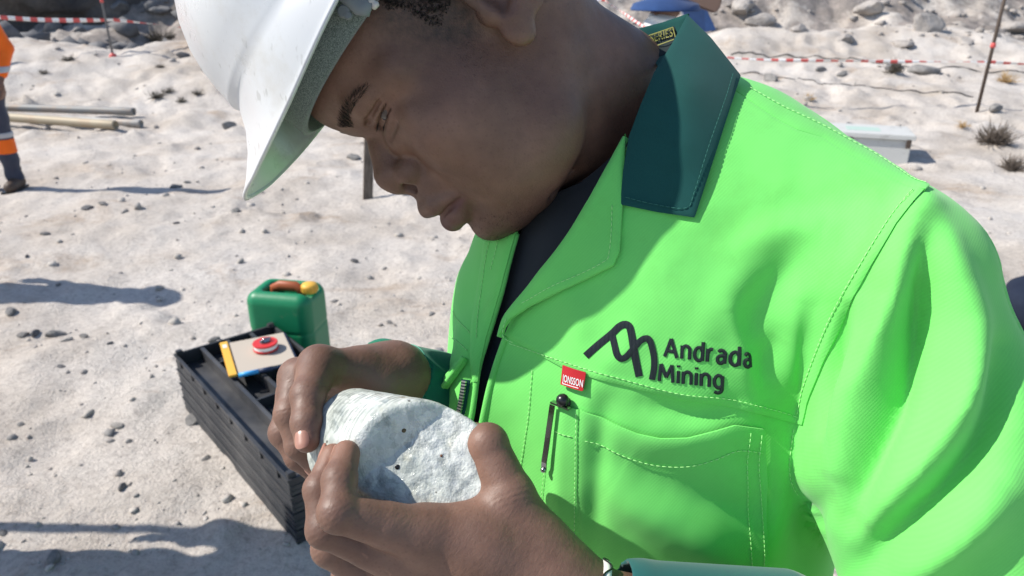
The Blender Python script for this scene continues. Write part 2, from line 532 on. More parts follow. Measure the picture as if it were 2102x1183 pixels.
M_SHIRT = mat_cloth('charcoal_jersey', (0.022, 0.025, 0.030), (0.03, 0.034, 0.040), 0.95, twill=False, sheen=0.15)
M_THREAD = new_mat('green_thread', (0.38, 0.80, 0.28), 0.7)
M_NAVY = new_mat('black_embroidery', (0.010, 0.016, 0.022), 0.55, 0.4)
_t = NT(M_NAVY); _w = _t.n('ShaderNodeTexWave'); _w.inputs['Scale'].default_value = 420; _t.l(_t.mapping((1, 1, 2)), _w.inputs['Vector']); _t.bump(_w.outputs['Fac'], 0.8, 0.0005)
M_DKTHREAD = new_mat('dark_thread', (0.02, 0.12, 0.10), 0.8)
M_OLIVE = new_mat('olive_thread', (0.22, 0.22, 0.05), 0.7)
M_RED = mat_cloth('red_woven_tag', (0.42, 0.012, 0.02), (0.5, 0.02, 0.025), 0.75, scale=0.001)
M_WHITE = new_mat('white_thread', (0.75, 0.72, 0.72), 0.6)
M_STEEL = new_mat('polished_steel', (0.35, 0.36, 0.37), 0.22, 0.5, 1.0)
M_BLACKP = new_mat('black_plastic', (0.012, 0.012, 0.013), 0.3, 0.5)
M_TEETH = new_mat('zip_metal', (0.55, 0.55, 0.52), 0.35, 0.5, 1.0)
M_NAIL = new_mat('fingernail', (0.36, 0.18, 0.13), 0.3, 0.5)
M_HAIR = new_mat('black_hair', (0.010, 0.008, 0.007), 0.5, 0.4)
M_LASH = new_mat('eyelash', (0.006, 0.005, 0.005), 0.5, 0.3)
def mat_eye():
    m = new_mat('eye', (0.055, 0.042, 0.036), 0.10, 0.6); return m  # eye white kept near black to imitate the shade between the lids
M_EYE = mat_eye()
M_IRIS = new_mat('iris', (0.012, 0.007, 0.005), 0.08, 0.6)
def mat_hat():
    m = new_mat('white_helmet_plastic', (0.74, 0.76, 0.77), 0.30, 0.5); t = NT(m)
    n = t.noise(30, 5, 0.65); d = t.ramp(t.noise(9, 6, 0.7), [(0.55, (0.60, 0.61, 0.615)), (0.8, (0.53, 0.52, 0.50))])
    sc = t.ramp(t.noise(260, 2, 0.5, vec=t.mapping((1, 0.12, 0.4), (0.3, 0.2, 0.5))), [(0.64, (1, 1, 1)), (0.72, (0.66, 0.65, 0.62))])
    dust = t.ramp(t.noise(22, 7, 0.75), [(0.5, (1, 1, 1)), (0.75, (0.84, 0.80, 0.73))])
    t.color(t.mix(t.mix(d, sc, 0.6, 'MULTIPLY'), dust, 0.8, 'MULTIPLY')); t.l(t.ramp(n, [(0.3, (0.24,) * 3), (0.7, (0.42,) * 3)]), t.b.inputs['Roughness'])
    t.bump(t.noise(60, 3), 0.04, 0.001)
    return m
M_HAT = mat_hat()
M_BAND = mat_cloth('speckled_grey_foam', (0.10, 0.125, 0.12), (0.16, 0.19, 0.18), 0.9, twill=False)
_t = NT(M_BAND); _t.color(_t.ramp(_t.noise(1500, 2, 0.6), [(0.38, (0.075, 0.092, 0.088)), (0.64, (0.19, 0.225, 0.215))]))
M_GREYP = new_mat('grey_plastic', (0.16, 0.18, 0.19), 0.4, 0.4)
def mat_core():
    m = new_mat('pegmatite', (0.7, 0.7, 0.68), 0.42, 0.5); t = NT(m)
    b = t.ramp(t.noise(45, 6, 0.65), [(0.28, (0.40, 0.43, 0.40)), (0.5, (0.64, 0.66, 0.62)), (0.75, (0.78, 0.78, 0.74))])
    v = t.ramp(t.noise(90, 5, 0.7, vec=t.mapping((1, 1, 0.35), (0.4, 0.6, 0.2)), dist=0.6), [(0.53, (1, 1, 1)), (0.66, (0.36, 0.38, 0.37))])
    c = t.mix(b, v, 0.75, 'MULTIPLY')
    y = t.ramp(t.noise(70, 3, 0.5), [(0.62, (1, 1, 1)), (0.78, (0.80, 0.72, 0.55))]); c = t.mix(c, y, 0.7, 'MULTIPLY')
    # drilling rings round the barrel
    w = t.n('ShaderNodeTexWave', wave_type='BANDS', bands_direction='X'); w.inputs['Scale'].default_value = 95; w.inputs['Distortion'].default_value = 7.0; w.inputs['Detail'].default_value = 4
    at_ = t.attr('barrel'); co = t.n('ShaderNodeCombineXYZ'); t.l(at_.outputs['Fac'], co.inputs[0]); t.l(co.outputs[0], w.inputs['Vector'])
    sd = t.attr('side'); dk = t.ramp(t.noise(34, 4), [(0.42, (0,) * 3), (0.58, (1,) * 3)])
    c = t.mix(c, (0.24, 0.26, 0.25), t.math('MULTIPLY', t.math('MULTIPLY', w.outputs['Fac'], sd.outputs['Fac']), t.math('MULTIPLY', dk, 0.7)))
    sp = t.ramp(t.voro(60), [(0.035, (0.05, 0.04, 0.03)), (0.06, (1, 1, 1))]); c = t.mix(c, sp, 0.8, 'MULTIPLY')
    cell = t.n('ShaderNodeTexVoronoi'); cell.inputs['Scale'].default_value = 240; t.l(t.tc.outputs['Object'], cell.inputs['Vector'])
    sp_ = t.n('ShaderNodeSeparateColor'); t.l(cell.outputs['Color'], sp_.inputs[0])
    c = t.mix(c, t.ramp(sp_.outputs[0], [(0.0, (0.76, 0.78, 0.77)), (0.55, (1, 1, 1)), (1.0, (1.12, 1.11, 1.07))]), 0.75, 'MULTIPLY')
    mott = t.ramp(t.noise(28, 5, 0.65), [(0.42, (0.62, 0.66, 0.63)), (0.58, (1, 1, 1))]); c = t.mix(c, mott, 0.55, 'MULTIPLY')
    t.color(c)
    r = t.ramp(sp_.outputs[1], [(0.15, (0.12,) * 3), (0.4, (0.55,) * 3)]); t.l(r, t.b.inputs['Roughness'])
    t.b.inputs['Subsurface Weight'].default_value = 0.25; t.b.inputs['Subsurface Radius'].default_value = (0.004, 0.004, 0.004)
    fr = t.math('SUBTRACT', 1.0, sd.outputs['Fac'])
    t.bump(t.math('MULTIPLY', t.math('ADD', t.math('MULTIPLY', t.voro(650, 'F1'), 0.4), t.noise(260, 6, 0.75)), fr), 0.5, 0.0012)
    return m
M_CORE = mat_core()
# ------------------------------------------------------------------ the man's head (head frame: x forward, y his left, z up, mm)
HF = np.array([-0.6003, 0.7967, -0.0698]); HL = np.array([0.18, 0.0496, -0.9824]); HU = np.array([-0.7792, -0.6023, -0.1732])
HM0 = np.array([-29.727, -121.357, 490.0])
HB = np.stack([HF, HL, HU])                      # rows: axes in the eye frame
HB = np.linalg.qr(HB.T)[0].T * np.sign((np.linalg.qr(HB.T)[0].T * HB).sum(1))[:, None]
def h2q(p): return np.asarray(p, float) @ HB + HM0
def q2h(q): return (np.asarray(q, float) - HM0) @ HB.T
def Hpx(px, py, lat):
    """head-frame point at a given distance from the face's midplane on a line of sight"""
    r = np.array([(px - PW / 2) / FPX, (py - PH / 2) / FPX, 1.0])
    t = (lat + HM0 @ HB[1]) / (r @ HB[1])
    return q2h(r * t)
EYE = np.array([44.8, 31.5, 35.0]); EYE_SH = (-4.2, 0.0, 2.6)
NECK_B = q2h(Q(1405, 300, 590))

def sdf_head(p):
    p = p.astype(np.float32)
    m = p.copy(); m[:, 1] = np.abs(m[:, 1]); m[:, 0] += 0.135 * np.minimum(m[:, 1], 50)
    E, C = d_ell, d_cone
    d = E(m, (-29, 0, 76), (97.5, 76, 66))
    d = smin(d, E(m, (-52, 0, 40), (72, 75, 72)), 14)
    d = smin(d, E(m, (16.5, 0, 66), (50, 60, 32)), 8)
    d = smin(d, E(m, (5, 0, 26), (40, 59, 32)), 10)
    d = smin(d, E(m, (2, 0, 46), (54, 64, 40)), 14)
    d = smin(d, E(m, (24, 46, 40), (16, 14, 14)), 14)
    d = smin(d, C(m, (48, 14, 20), (38, 40, 14), 7, 9), 10)                       # forehead and face block
    d = smin(d, E(m, (8, 0, -14), (45, 57, 54)), 14)
    d = smin(d, E(m, (26, 48, 6), (26, 14.5, 15)), 20)                       # cheekbone
    d = smin(d, E(m, (25, 35, -16), (26, 24, 32)), 22)
    d = smin(d, E(m, (20, 32, -42), (28, 24, 24)), 16)                     # cheek
    d = smin(d, E(m, (4, 40, -14), (40, 23.5, 46)), 22)                      # flat of the cheek
    d = smin(d, C(m, (-10, 49, -46), (40, 16, -62), 15, 15), 24)           # jaw
    d = smin(d, E(m, (49.5, 0, -58.5), (14.5, 20, 13.5)), 9)                    # chin
    d = smin(d, C(m, (-12, 0, -52), (34, 0, -53), 39, 20), 16)             # flesh under the jaw
    d = smin(d, C(m, (2, 40, -50), (20, 24, -62), 22, 16), 12)
    d = smin(d, E(m, (43, 0, -25), (22, 30, 25)), 10)                      # round the mouth
    d = smin(d, C(m, (54.5, 11, 53), (49.5, 34, 51), 7.6, 8.0), 8)              # brow
    d = smin(d, C(m, (49.5, 34, 51), (29, 55, 45), 8.0, 7), 10)
    # eye socket
        # lids
    m0 = m; m = m0 - np.array(EYE_SH, np.float32)
    lid = E(m, EYE + np.array([0.3, 0, 0]), (14.0, 15.5, 13.6))
    d = smin(d, lid, 4.5)
    d = smin(d, C(m, (56, 18, 44.5), (51, 45, 45), 5.0, 4.6), 5)            # fold under the brow
    d = smin(d, C(m, (54.3, 22, 24.4), (46.8, 43, 25.4), 4.4, 4.0), 4)          # lower lid bag
    m = m0
    d = smin(d, C(m, (52, 20, 20), (42, 47, 21), 6, 6), 10)
    # nose
    n = C(m, (43.0, 0, 43), (55.0, 0, 26), 9.0, 9.8)
    n = smin(n, C(m, (55.0, 0, 26), (66.0, 0, 12.2), 9.8, 12.8), 8)
    n = smin(n, E(m, (60, 14.0, 4.5), (10.5, 7.8, 8.6)), 5)               # wing
    n = smin(n, C(m, (69, 0, 4.2), (62, 0, -2), 6.6, 6.5), 5)
    d = smin(d, n, 4.0)
    d = smin(d, C(m, (46, 8, 33), (45, 16, 14), 6, 8), 8)
    # crease behind the wing of the nose and to the mouth corner
    # lips
    d = smin(d, E(m, (56, 0, -13), (15, 20, 12)), 9)
    up = C(m, (69.6, 0, -19.0), (67.5, 9, -21.5), 8.0, 6.8)
    up = smin(up, C(m, (67.5, 9, -21.5), (56, 25, -30), 6.8, 3.0), 4)
    lo = C(m, (65.6, 0, -37.4), (63, 9, -37.0), 8.6, 8.0)
    lo = smin(lo, C(m, (63, 9, -37), (54, 24, -33), 8.0, 4.0), 4)
    d = smin(d, up, 4.0); d = smin(d, lo, 3.0)
    d = smax(d, -C(m, (77, 0, -29.6), (66, 15, -30.5), 1.2, 1.2), 2.2)
    d = smax(d, -C(m, (66, 15, -30.5), (58.5, 27, -32.5), 1.2, 1.3), 2.6)
    d = smax(d, -C(m, (75, 0, -10), (80, 0, -17), 2.0, 1.0), 6)           # philtrum
    # nostrils
    d = smax(d, -E(m, (66.0, 7.0, -2.5), (5.5, 3.6, 6.0)), 2.5)
    m = m0 - np.array(EYE_SH, np.float32)
    # eye opening
    d = smax(d, -C(m, (57.0, 17.5, 32.6), (59.8, 32, 30.8), 1.6, 3.3), 1.0)
    d = smax(d, -C(m, (59.8, 32, 30.8), (51.6, 46.5, 34.0), 3.3, 1.8), 1.0)
    d = smax(d, -E(m, EYE, (12.9, 12.9, 12.9)), 0.6) if False else d
    # crease of the upper lid
    d = smax(d, -C(m, (59.9, 21, 39.6), (60.7, 33, 39.2), 1.2, 1.3), 2.6)
    d = smax(d, -C(m, (60.7, 33, 39.2), (52.0, 46, 39.4), 1.3, 1.1), 2.6)
    d = smax(d, -C(m, (61.2, 26, 22.6), (55.0, 42, 23.8), 1.2, 1.2), 3.0)
    m = m0
    # ear
    ea = E(m, (-40, 78, 30), (19, 6.0, 31), R=np.array([[0.96, 0.0, 0.28], [0.0, 1, 0], [-0.28, 0, 0.96]]))
    ea = smin(ea, E(m, (-29.5, 76, 3.5), (9.5, 5.5, 11.5)), 7)
    ea = smax(ea, -E(m, (-35, 83.5, 22), (9.5, 8, 13)), 3)
    ea = smin(ea, E(m, (-25, 74, 20.5), (6.0, 6.5, 8.0)), 4)
    ea = smin(ea, C(m, (-39, 79, 12), (-32, 79, 9.5), 4.0, 3.4), 4)
    d = smin(d, ea, 4.5)
    # neck
    nk = C(p, (-52, 0, -12), tuple(NECK_B), 53, 57)
    nk = smin(nk, C(p, (-44, 36, -20), tuple(q2h(Q(1300, 370, 545))), 18, 20), 22)  # the strap muscle below the ear
    d = smin(d, nk, 22)
    d = smax(d, -C(p, q2h(Q(1215, 270, 505)), q2h(Q(1128, 392, 470)), 1.0, 2.5), 9)   # fold under the jaw
    return d

HV, HFc = sdf_mesh(sdf_head, (-180, -95, -130), (95, 95, 145), 1.2)
HV = h2q(HV)
# ------------------------------------------------------------------ hands (eye frame, mm)
def QL(*t): return [Q(*a) for a in t]
LH = {  # his left hand: joints root -> tip, radii
 'index':  (QL((1000,1120,398),(868,1098,390),(694,1052,370),(697,985,380),(711,932,394)), (17,13.6,9.9,8.6,7.4)),
 'middle': (QL((1000,1160,404),(830,1150,400),(668,1086,384),(657,1005,391),(684,938,403)), (17,13.2,9.6,8.3,7.3)),
 'ring':   (QL((1000,1200,412),(800,1205,418),(678,1125,404),(700,1030,424),(735,970,436)), (17,13,9.8,8.4,7.4)),
 'little': (QL((1010,1230,420),(810,1262,436),(715,1180,428),(745,1080,444),(775,1020,450)), (16,12,9.0,7.6,6.6)),
 'thumb':  (QL((1125,1165,404),(1098,1120,406),(1046,1020,408),(1001,912,415),(940,893,446)), (18,17.0,14.0,11.2,9.0)),
}
RH = {
 'index':  (QL((745,762,482),(655,752,457),(632,812,432),(629,868,420),(630,903,415)), (13,12.5,9.8,8.4,7.4)),
 'middle': (QL((742,768,496),(612,775,472),(596,850,455),(614,915,453),(652,957,457)), (13,11.8,9.5,8.1,7.2)),
 'ring':   (QL((745,778,510),(606,805,492),(583,888,473),(612,938,471),(650,972,473)), (13,11.2,9.2,7.9,7.0)),
 'little': (QL((750,785,522),(612,835,508),(603,905,494),(630,945,492),(660,965,492)), (13,10.5,8.4,7.3,6.5)),
 'thumb':  (QL((800,790,502),(772,797,486),(735,830,492),(742,880,502),(760,925,500)), (15,15.5,12.0,10.2,8.6)),
}
L_WRIST, L_FORE = Q(1165, 1228, 403), Q(1420, 1318, 398)
R_WRIST = Q(806, 774, 505); _er = np.array([95.0, 150, 690]); R_FORE = R_WRIST + 75 * (_er - R_WRIST) / np.linalg.norm(_er - R_WRIST)

def _wrinkle(p, d, J, ax, dors, r, amp, per=2.9, wid=4.5):
    ax = ax / np.linalg.norm(ax); v = p - J.astype(np.float32)
    t = v @ ax.astype(np.float32)
    rad = np.sqrt(np.maximum((v * v).sum(-1) - t * t, 0))
    w = np.exp(-(t / wid) ** 2) * np.clip((r + 5 - rad) / 3, 0, 1)
    dn = dors / np.linalg.norm(dors)
    w *= np.clip(0.25 + (v @ dn.astype(np.float32)) / r, 0, 1)
    off = (v @ np.cross(ax, dn).astype(np.float32))
    return d + amp * w * np.sin(2 * np.pi * (t + 0.012 * off * off) / per)

def sdf_hand(H, wrist, fore, wr, fr_, dors, kpalm, web=()):
    def f(p):
        p = p.astype(np.float32)
        d = d_cone(p, wrist, fore, wr, fr_)
        for nm, (P, R) in H.items():
            root = P[0]
            e = d_cone(p, wrist, root, wr * 0.95, R[0])
            d = smin(d, e, 14)
        palm = None
        for nm, (P, R) in H.items():
            e = d_cone(p, P[0], P[1], R[0], R[1])
            palm = e if palm is None else smin(palm, e, kpalm)
            if nm != 'thumb': palm = smin(palm, d_cone(p, P[1], P[1] * 0.55 + P[2] * 0.45, R[1], R[1] * 0.55 + R[2] * 0.45), 6.0)
        d = smin(d, palm, 14)
        if len(web): d = smin(d, d_chain(p, web[0], web[1], 4), 12)
        for nm, (P, R) in H.items():
            e = None
            for i in range(1, len(P) - 1):
                s = d_cone(p, P[i], P[i + 1], R[i], R[i + 1])
                # fuller finger pads between the joints on the palm side
                e = s if e is None else smin(e, s, 3.0)
                if i >= 2: e = smin(e, d_ell(p, P[i], (R[i] * 1.02,) * 3), 2.5)
            d = smin(d, e, 1.6) if nm != 'thumb' else smin(d, e, 9.0)
        for nm, (P, R) in H.items():
            for i in (2, 3):
                b0 = P[i] - P[i - 1]; b1 = P[i + 1] - P[i]
                ax = b0 / np.linalg.norm(b0) + b1 / np.linalg.norm(b1)
                dn = b0 / np.linalg.norm(b0) - b1 / np.linalg.norm(b1)
                d = _wrinkle(p, d, P[i], ax, dn + 0.3 * dors, R[i], 0.18 if i == 2 else 0.10)
        return d
    return f
CAMDIR = np.array([0, 0, -1.0])
sdf_lh = sdf_hand(LH, L_WRIST, L_FORE, 19.5, 29, CAMDIR, 14, (QL((880,1090,396),(965,1078,402),(1035,1035,411)), (11,11,11)))
sdf_rh = sdf_hand(RH, R_WRIST, R_FORE, 18, 17.5, np.array([-0.3, -0.8, -0.3]), 10)
LHV, LHF = sdf_mesh(sdf_lh, Q(560, 820, 350).clip(None, 1e9) * 0 + np.array([-125, 60, 345]), (70, 200, 470), 1.0)
RHV, RHF = sdf_mesh(sdf_rh, (-165, 30, 405), (10, 130, 560), 1.1)
# ------------------------------------------------------------------ the drill core he holds
CORE_A = np.array([0.777, 0.02, -0.63]); CORE_A /= np.linalg.norm(CORE_A)
CORE_C = Q(864, 938, 408); CORE_R = 31.75
_n0 = np.array([0.27, -0.03, -0.96]); _n0 /= np.linalg.norm(_n0)
_rng2 = np.random.default_rng(5)
_cl = Q(935, 838, 404); _cr = Q(728, 996, 404)     # the valley that crosses the broken face
_vd = (_cr - _cl) / np.linalg.norm(_cr - _cl)
_vp = np.cross(_vd, _n0); _vp /= np.linalg.norm(_vp)
if _vp[1] < 0: _vp = -_vp                           # towards lower right
def sdf_core(p):
    p = p.astype(np.float32); v = p - CORE_C.astype(np.float32)
    t = v @ CORE_A.astype(np.float32)
    rad = np.sqrt(np.maximum((v * v).sum(-1) - t * t, 0)) - CORE_R
    s = (p - ((_cl + _cr) / 2).astype(np.float32)) @ _vp.astype(np.float32)
    h = v @ _n0.astype(np.float32)
    prof = np.where(s < 0, 0.15 * (-s), 0.38 * s) - 3.0
    prof = prof + 0.9 * vnoise(p, 18, 1, 2) + np.where(s > 0, 0.8, 0.25) * vnoise(p, 7, 2, 4)
    cut = (h - prof) * 0.85
    d = smax(rad, cut, 5.0)
    return smax(d, -t - 62, 1.0)
COV, COF = sdf_mesh(sdf_core, (-165, 45, 365), (15, 150, 490), 0.9)
def largest(V, F):
    lab = np.arange(len(V))
    for _ in range(600):
        m = lab[F].min(1); new = lab.copy()
        for k in range(4): np.minimum.at(new, F[:, k], m)
        new = new[new]
        if (new == lab).all(): break
        lab = new
    u, c = np.unique(lab, return_counts=True); keep = u[np.argmax(c)]
    F = F[(lab[F] == keep).all(1)]; u, inv = np.unique(F, return_inverse=True)
    return V[u], inv.reshape(F.shape)
COV, COF = largest(COV, COF)
# ------------------------------------------------------------------ jacket volume (eye frame, mm)
B_UP = np.array([0, -0.9205, -0.3907]); B_F = np.array([-0.87, 0.195, -0.46]); B_L = np.array([0.5, 0.34, -0.8])
B_F /= np.linalg.norm(B_F); B_L = np.cross(B_F, B_UP); B_L /= np.linalg.norm(B_L)
if B_L[2] > 0: B_L = -B_L
BODY = np.stack([B_F, B_L, B_UP]).astype(np.float32)
SL = Q(1838, 600, 437); SR = SL - 335 * B_L
NB = (SL + SR) / 2 + 50 * B_UP + 20 * B_F
TC = (SL + SR) / 2 - 190 * B_UP + 40 * B_F
EL = Q(2120, 1560, 412); ER = np.array([95.0, 150, 690])
def sdf_jacket(p, arms=True):
    p = p.astype(np.float32)
    d = d_ell(p, TC, (154, 169, 300), BODY.T)
    d = smin(d, d_ell(p, TC + 60 * B_UP + 35 * B_F, (118, 150, 190), BODY.T), 40)
    d = smin(d, d_cone(p, NB - 20 * B_UP + 40 * B_L - 20 * B_F, SL + 9 * B_UP - 7 * B_L, 66, 53), 50)
    d = smin(d, d_cone(p, NB - 20 * B_UP - 40 * B_L - 20 * B_F, SR + 8 * B_UP, 66, 54), 50)
    d = smin(d, d_ell(p, Q(992, 835, 522), (25, 50, 27)), 30)
    d = smin(d, d_ell(p, TC - 130 * B_UP, (128, 174, 220), BODY.T), 30)
    if arms:
        arm = d_chain(p, [SL, SL * 0.62 + EL * 0.38 - np.array([8, 0, 0]), SL * 0.3 + EL * 0.7, EL, Q(1560, 1352, 402)], (50, 72, 72, 62, 42), 10)
        d = smin(d, arm, 14)
        d = smin(d, d_chain(p, [SR, ER], (58, 52), 10), 20)
    return d

# folds in the cloth: centre line (photo px, used as coordinates on the cloth), half width px, height mm
FOLDS = [
    ([(1885, 425), (1848, 560), (1800, 720), (1752, 850), (1728, 960)], 42, 14.0),
    ([(1895, 480), (1885, 640), (1855, 800), (1795, 930), (1748, 1060)], 38, -14.0),
    ([(1905, 450), (1962, 600), (1988, 720), (1975, 840), (1905, 955), (1800, 1060)], 52, 14.0),
    ([(2048, 720), (2028, 860), (1955, 975), (1835, 1095), (1790, 1150)], 44, -12.5),
    ([(1742, 640), (1722, 760), (1698, 880)], 24, -7.8),
    ([(1765, 620), (1745, 760), (1715, 890)], 22, 6.2),
    ([(2060, 1000), (1960, 1100), (1850, 1190)], 60, 12.5),
    ([(1650, 520), (1580, 600), (1530, 690)], 46, -5.1),
    ([(1560, 520), (1490, 610), (1460, 700)], 50, 3.9),
    ([(1600, 690), (1560, 760), (1580, 840)], 34, -4.5),
    ([(1500, 640), (1525, 740), (1570, 820)], 30, 4.2),
    ([(1640, 620), (1620, 720), (1620, 800)], 34, 3.9),
    ([(1690, 480), (1610, 470), (1500, 520)], 40, 3.0),
    ([(1800, 400), (1690, 420), (1590, 420)], 40, -2.2),
    ([(1330, 830), (1420, 850), (1500, 835)], 30, -5.2),
    ([(1300, 690), (1220, 800), (1190, 900), (1180, 1100)], 40, 3.0),
    ([(1240, 830), (1230, 950), (1215, 1150)], 26, -3.0),
    ([(1290, 950), (1400, 1010), (1560, 1060)], 50, -5.2),
    ([(1250, 1000), (1360, 1075), (1520, 1160)], 46, 5.2),
    ([(1600, 900), (1590, 1050), (1560, 1180)], 40, 4.5),
    ([(1700, 1000), (1660, 1080), (1660, 1180)], 40, -6.0),
    ([(950, 500), (945, 600), (938, 700)], 16, 3.0),
    ([(1120, 560), (1180, 640), (1200, 740)], 40, 2.4),
]
def fold(P):
    P = np.asarray(P, float); h = np.zeros(len(P))
    for poly, w, a in FOLDS:
        c = catmull(poly, 5)
        lo, hi = c.min(0) - 3 * w, c.max(0) + 3 * w
        m = ((P > lo) & (P < hi)).all(1)
        if not m.any(): continue
        d, t, _ = seg_dist(P[m], c)
        h[m] += a * np.exp(-(d / w) ** 2 * 1.4) * np.clip(np.sin(np.pi * np.clip(t * 0.86 + 0.07, 0, 1)), 0, 1) ** 0.6
    n = np.stack([P[:, 0], P[:, 1], np.zeros(len(P))], -1)
    h += 0.5 * vnoise(n, 70.0, 3, 2)
    return h

def march(P, sdf=sdf_jacket, t0=330.0, n=48):
    """depth at which the line of sight through P meets the surface"""
    P = np.asarray(P, float)
    r = np.stack([(P[:, 0] - PW / 2) / FPX, (P[:, 1] - PH / 2) / FPX, np.ones(len(P))], -1)
    L = np.linalg.norm(r, axis=1)
    z = np.full(len(P), t0); best = z.copy(); bd = np.full(len(P), 1e9)
    for i in range(n):
        d = sdf(r * z[:, None]).astype(float)
        b = np.abs(d) < bd; bd[b] = np.abs(d)[b]; best[b] = z[b]
        z = np.minimum(z + d * 0.85 / L, 900)
    z = np.where(bd < 0.5, z, best)
    return z
def grad(q, sdf=sdf_jacket, e=1.5):
    g = np.stack([sdf(q + np.eye(3)[k] * e) - sdf(q - np.eye(3)[k] * e) for k in range(3)], -1).astype(float)
    return g / (np.linalg.norm(g, axis=1)[:, None] + 1e-9)
def surf(P, off=0.0, sdf=None):
    """points of the folded cloth seen at P, lifted by off mm"""
    P = np.asarray(P, float)
    sdf = sdf or sdf_jacket
    z = march(P, sdf)
    q = np.stack([(P[:, 0] - PW / 2) / FPX * z, (P[:, 1] - PH / 2) / FPX * z, z], -1)
    n = grad(q, sdf)
    h = fold(P)
    q = q + n * (h + off)[:, None] if np.ndim(h + off) else q + n * (h + off)
    return q, n

def nearest(P, poly):
    poly = np.asarray(poly, float); best = np.full(len(P), 1e9); N = P.copy()
    for i in range(len(poly)):
        a, b = poly[i - 1], poly[i]; ba = b - a
        t = np.clip(((P - a) @ ba) / (ba @ ba + 1e-9), 0, 1)
        c = a + t[:, None] * ba; d = np.linalg.norm(P - c, axis=1)
        m = d < best; best[m] = d[m]; N[m] = c[m]
    return best, N

def patch_grid(poly, s):
    poly = np.asarray(poly, float)
    lo = poly.min(0) - 2 * s; hi = poly.max(0) + 2 * s
    nx, ny = np.ceil((hi - lo) / s).astype(int) + 1
    gx, gy = np.meshgrid(np.arange(nx), np.arange(ny), indexing='ij')
    P = lo + np.stack([gx, gy], -1).reshape(-1, 2) * s
    id_ = np.arange(nx * ny).reshape(nx, ny)
    qd = np.stack([id_[:-1, :-1], id_[1:, :-1], id_[1:, 1:], id_[:-1, 1:]], -1).reshape(-1, 4)
    qd = qd[inside(P[qd].mean(1), poly)]
    u, qd = np.unique(qd, return_inverse=True); qd = qd.reshape(-1, 4); P = P[u].copy()
    E = np.concatenate([qd[:, [0, 1]], qd[:, [1, 2]], qd[:, [2, 3]], qd[:, [3, 0]]]); key = {(a, b) for a, b in E}
    rim = np.unique(np.array([(a, b) for a, b in E if (b, a) not in key]))
    d, N = nearest(P, poly)
    P[rim] = N[rim]
    fixed = np.zeros(len(P), bool); fixed[rim] = True
    for _ in range(4):                               # relax the vertices so that the quads stay even
        sm = np.zeros_like(P); c = np.zeros(len(P)); np.add.at(sm, E[:, 0], P[E[:, 1]]); np.add.at(sm, E[:, 1], P[E[:, 0]]); np.add.at(c, E[:, 0], 1); np.add.at(c, E[:, 1], 1)
        P[~fixed] = (0.5 * P + 0.5 * sm / c[:, None])[~fixed]
    d, _ = nearest(P, poly); d[rim] = 0.0
    return P, qd, d

def solid(top, bot, F):
    """closed shell from a top and a bottom sheet sharing the faces F"""
    n = len(top)
    E = np.concatenate([F[:, [0, 1]], F[:, [1, 2]], F[:, [2, 3]], F[:, [3, 0]]])
    key = {(a, b) for a, b in E}
    rim = np.array([(a, b) for a, b in E if (b, a) not in key])
    # the rim has vertices of its own, so that the edge of the cloth shades crisply
    ids = np.unique(rim); mp = np.full(n, -1); mp[ids] = np.arange(len(ids)); m = len(ids)
    ra, rb = mp[rim[:, 0]], mp[rim[:, 1]]
    R = np.stack([rb, ra, ra + m, rb + m], -1) + 2 * n
    return np.concatenate([top, bot, top[ids], bot[ids]]), np.concatenate([F, F[:, ::-1] + n, R])

def orient(V, F):
    """make a sheet's faces look at the eye"""
    c = V[F].mean(1); nn = np.cross(V[F[:, 2]] - V[F[:, 0]], V[F[:, 3]] - V[F[:, 1]])
    if (nn * c).sum() > 0: F = F[:, ::-1]
    return F

def cloth_patch(name, poly, mat, parent, off, thick=1.2, s=4.0, edge=0.0, smooth_poly=False, extra=None, hem=0.0, sdf=None):
    """a piece of cloth lying on the jacket inside the outline poly; rounded off near its edge"""
    if smooth_poly: poly = catmull(poly, 4, True)
    P, F, d = patch_grid(poly, s)
    o = off(P) if callable(off) else np.full(len(P), float(off))
    if hem: o = o + hem * np.exp(-((d - 9) / 7.0) ** 2)
    if edge: o = o - edge * np.exp(-(d / 4.0))
    if extra is not None: o = o + extra(P, d)
    q, n = surf(P, o, sdf)
    F = orient(q, F)
    V, F = solid(q, q - n * thick, F)
    return mesh_np(name, q2w(V), F, mat, parent)

def tps(ctrl):
    c = np.array([k[:2] for k in ctrl], float); v = np.array([k[2] for k in ctrl], float)
    m = len(c)
    def U(r2): return np.where(r2 > 0, r2 * np.log(r2 + 1e-9) * 0.5, 0)
    K = U(((c[:, None] - c[None]) ** 2).sum(-1) / 1e4); Pm = np.concatenate([np.ones((m, 1)), c / 100], 1)
    A = np.block([[K + 1e-6 * np.eye(m), Pm], [Pm.T, np.zeros((3, 3))]])
    w = np.linalg.solve(A, np.concatenate([v, np.zeros(3)]))
    return lambda P: U(((P[:, None] - c[None]) ** 2).sum(-1) / 1e4) @ w[:m] + np.concatenate([np.ones((len(P), 1)), P / 100], 1) @ w[m:]

def free_patch(name, poly, ctrl, mat, parent, thick=1.4, s=4.0, bend=None):
    """a piece of cloth standing free of the jacket, its depth given at control points"""
    P, F, d = patch_grid(poly, s)
    z = tps(ctrl)(P)
    if bend is not None: z = z + bend(P, d)
    z = z + 1.0 * np.exp(-d / 4.0)
    q = np.stack([(P[:, 0] - PW / 2) / FPX * z, (P[:, 1] - PH / 2) / FPX * z, z], -1)
    F = orient(q, F)
    n = vnormals(q, F)
    V, F = solid(q, q - n * thick, F)
    return mesh_np(name, q2w(V), F, mat, parent), P, q, n

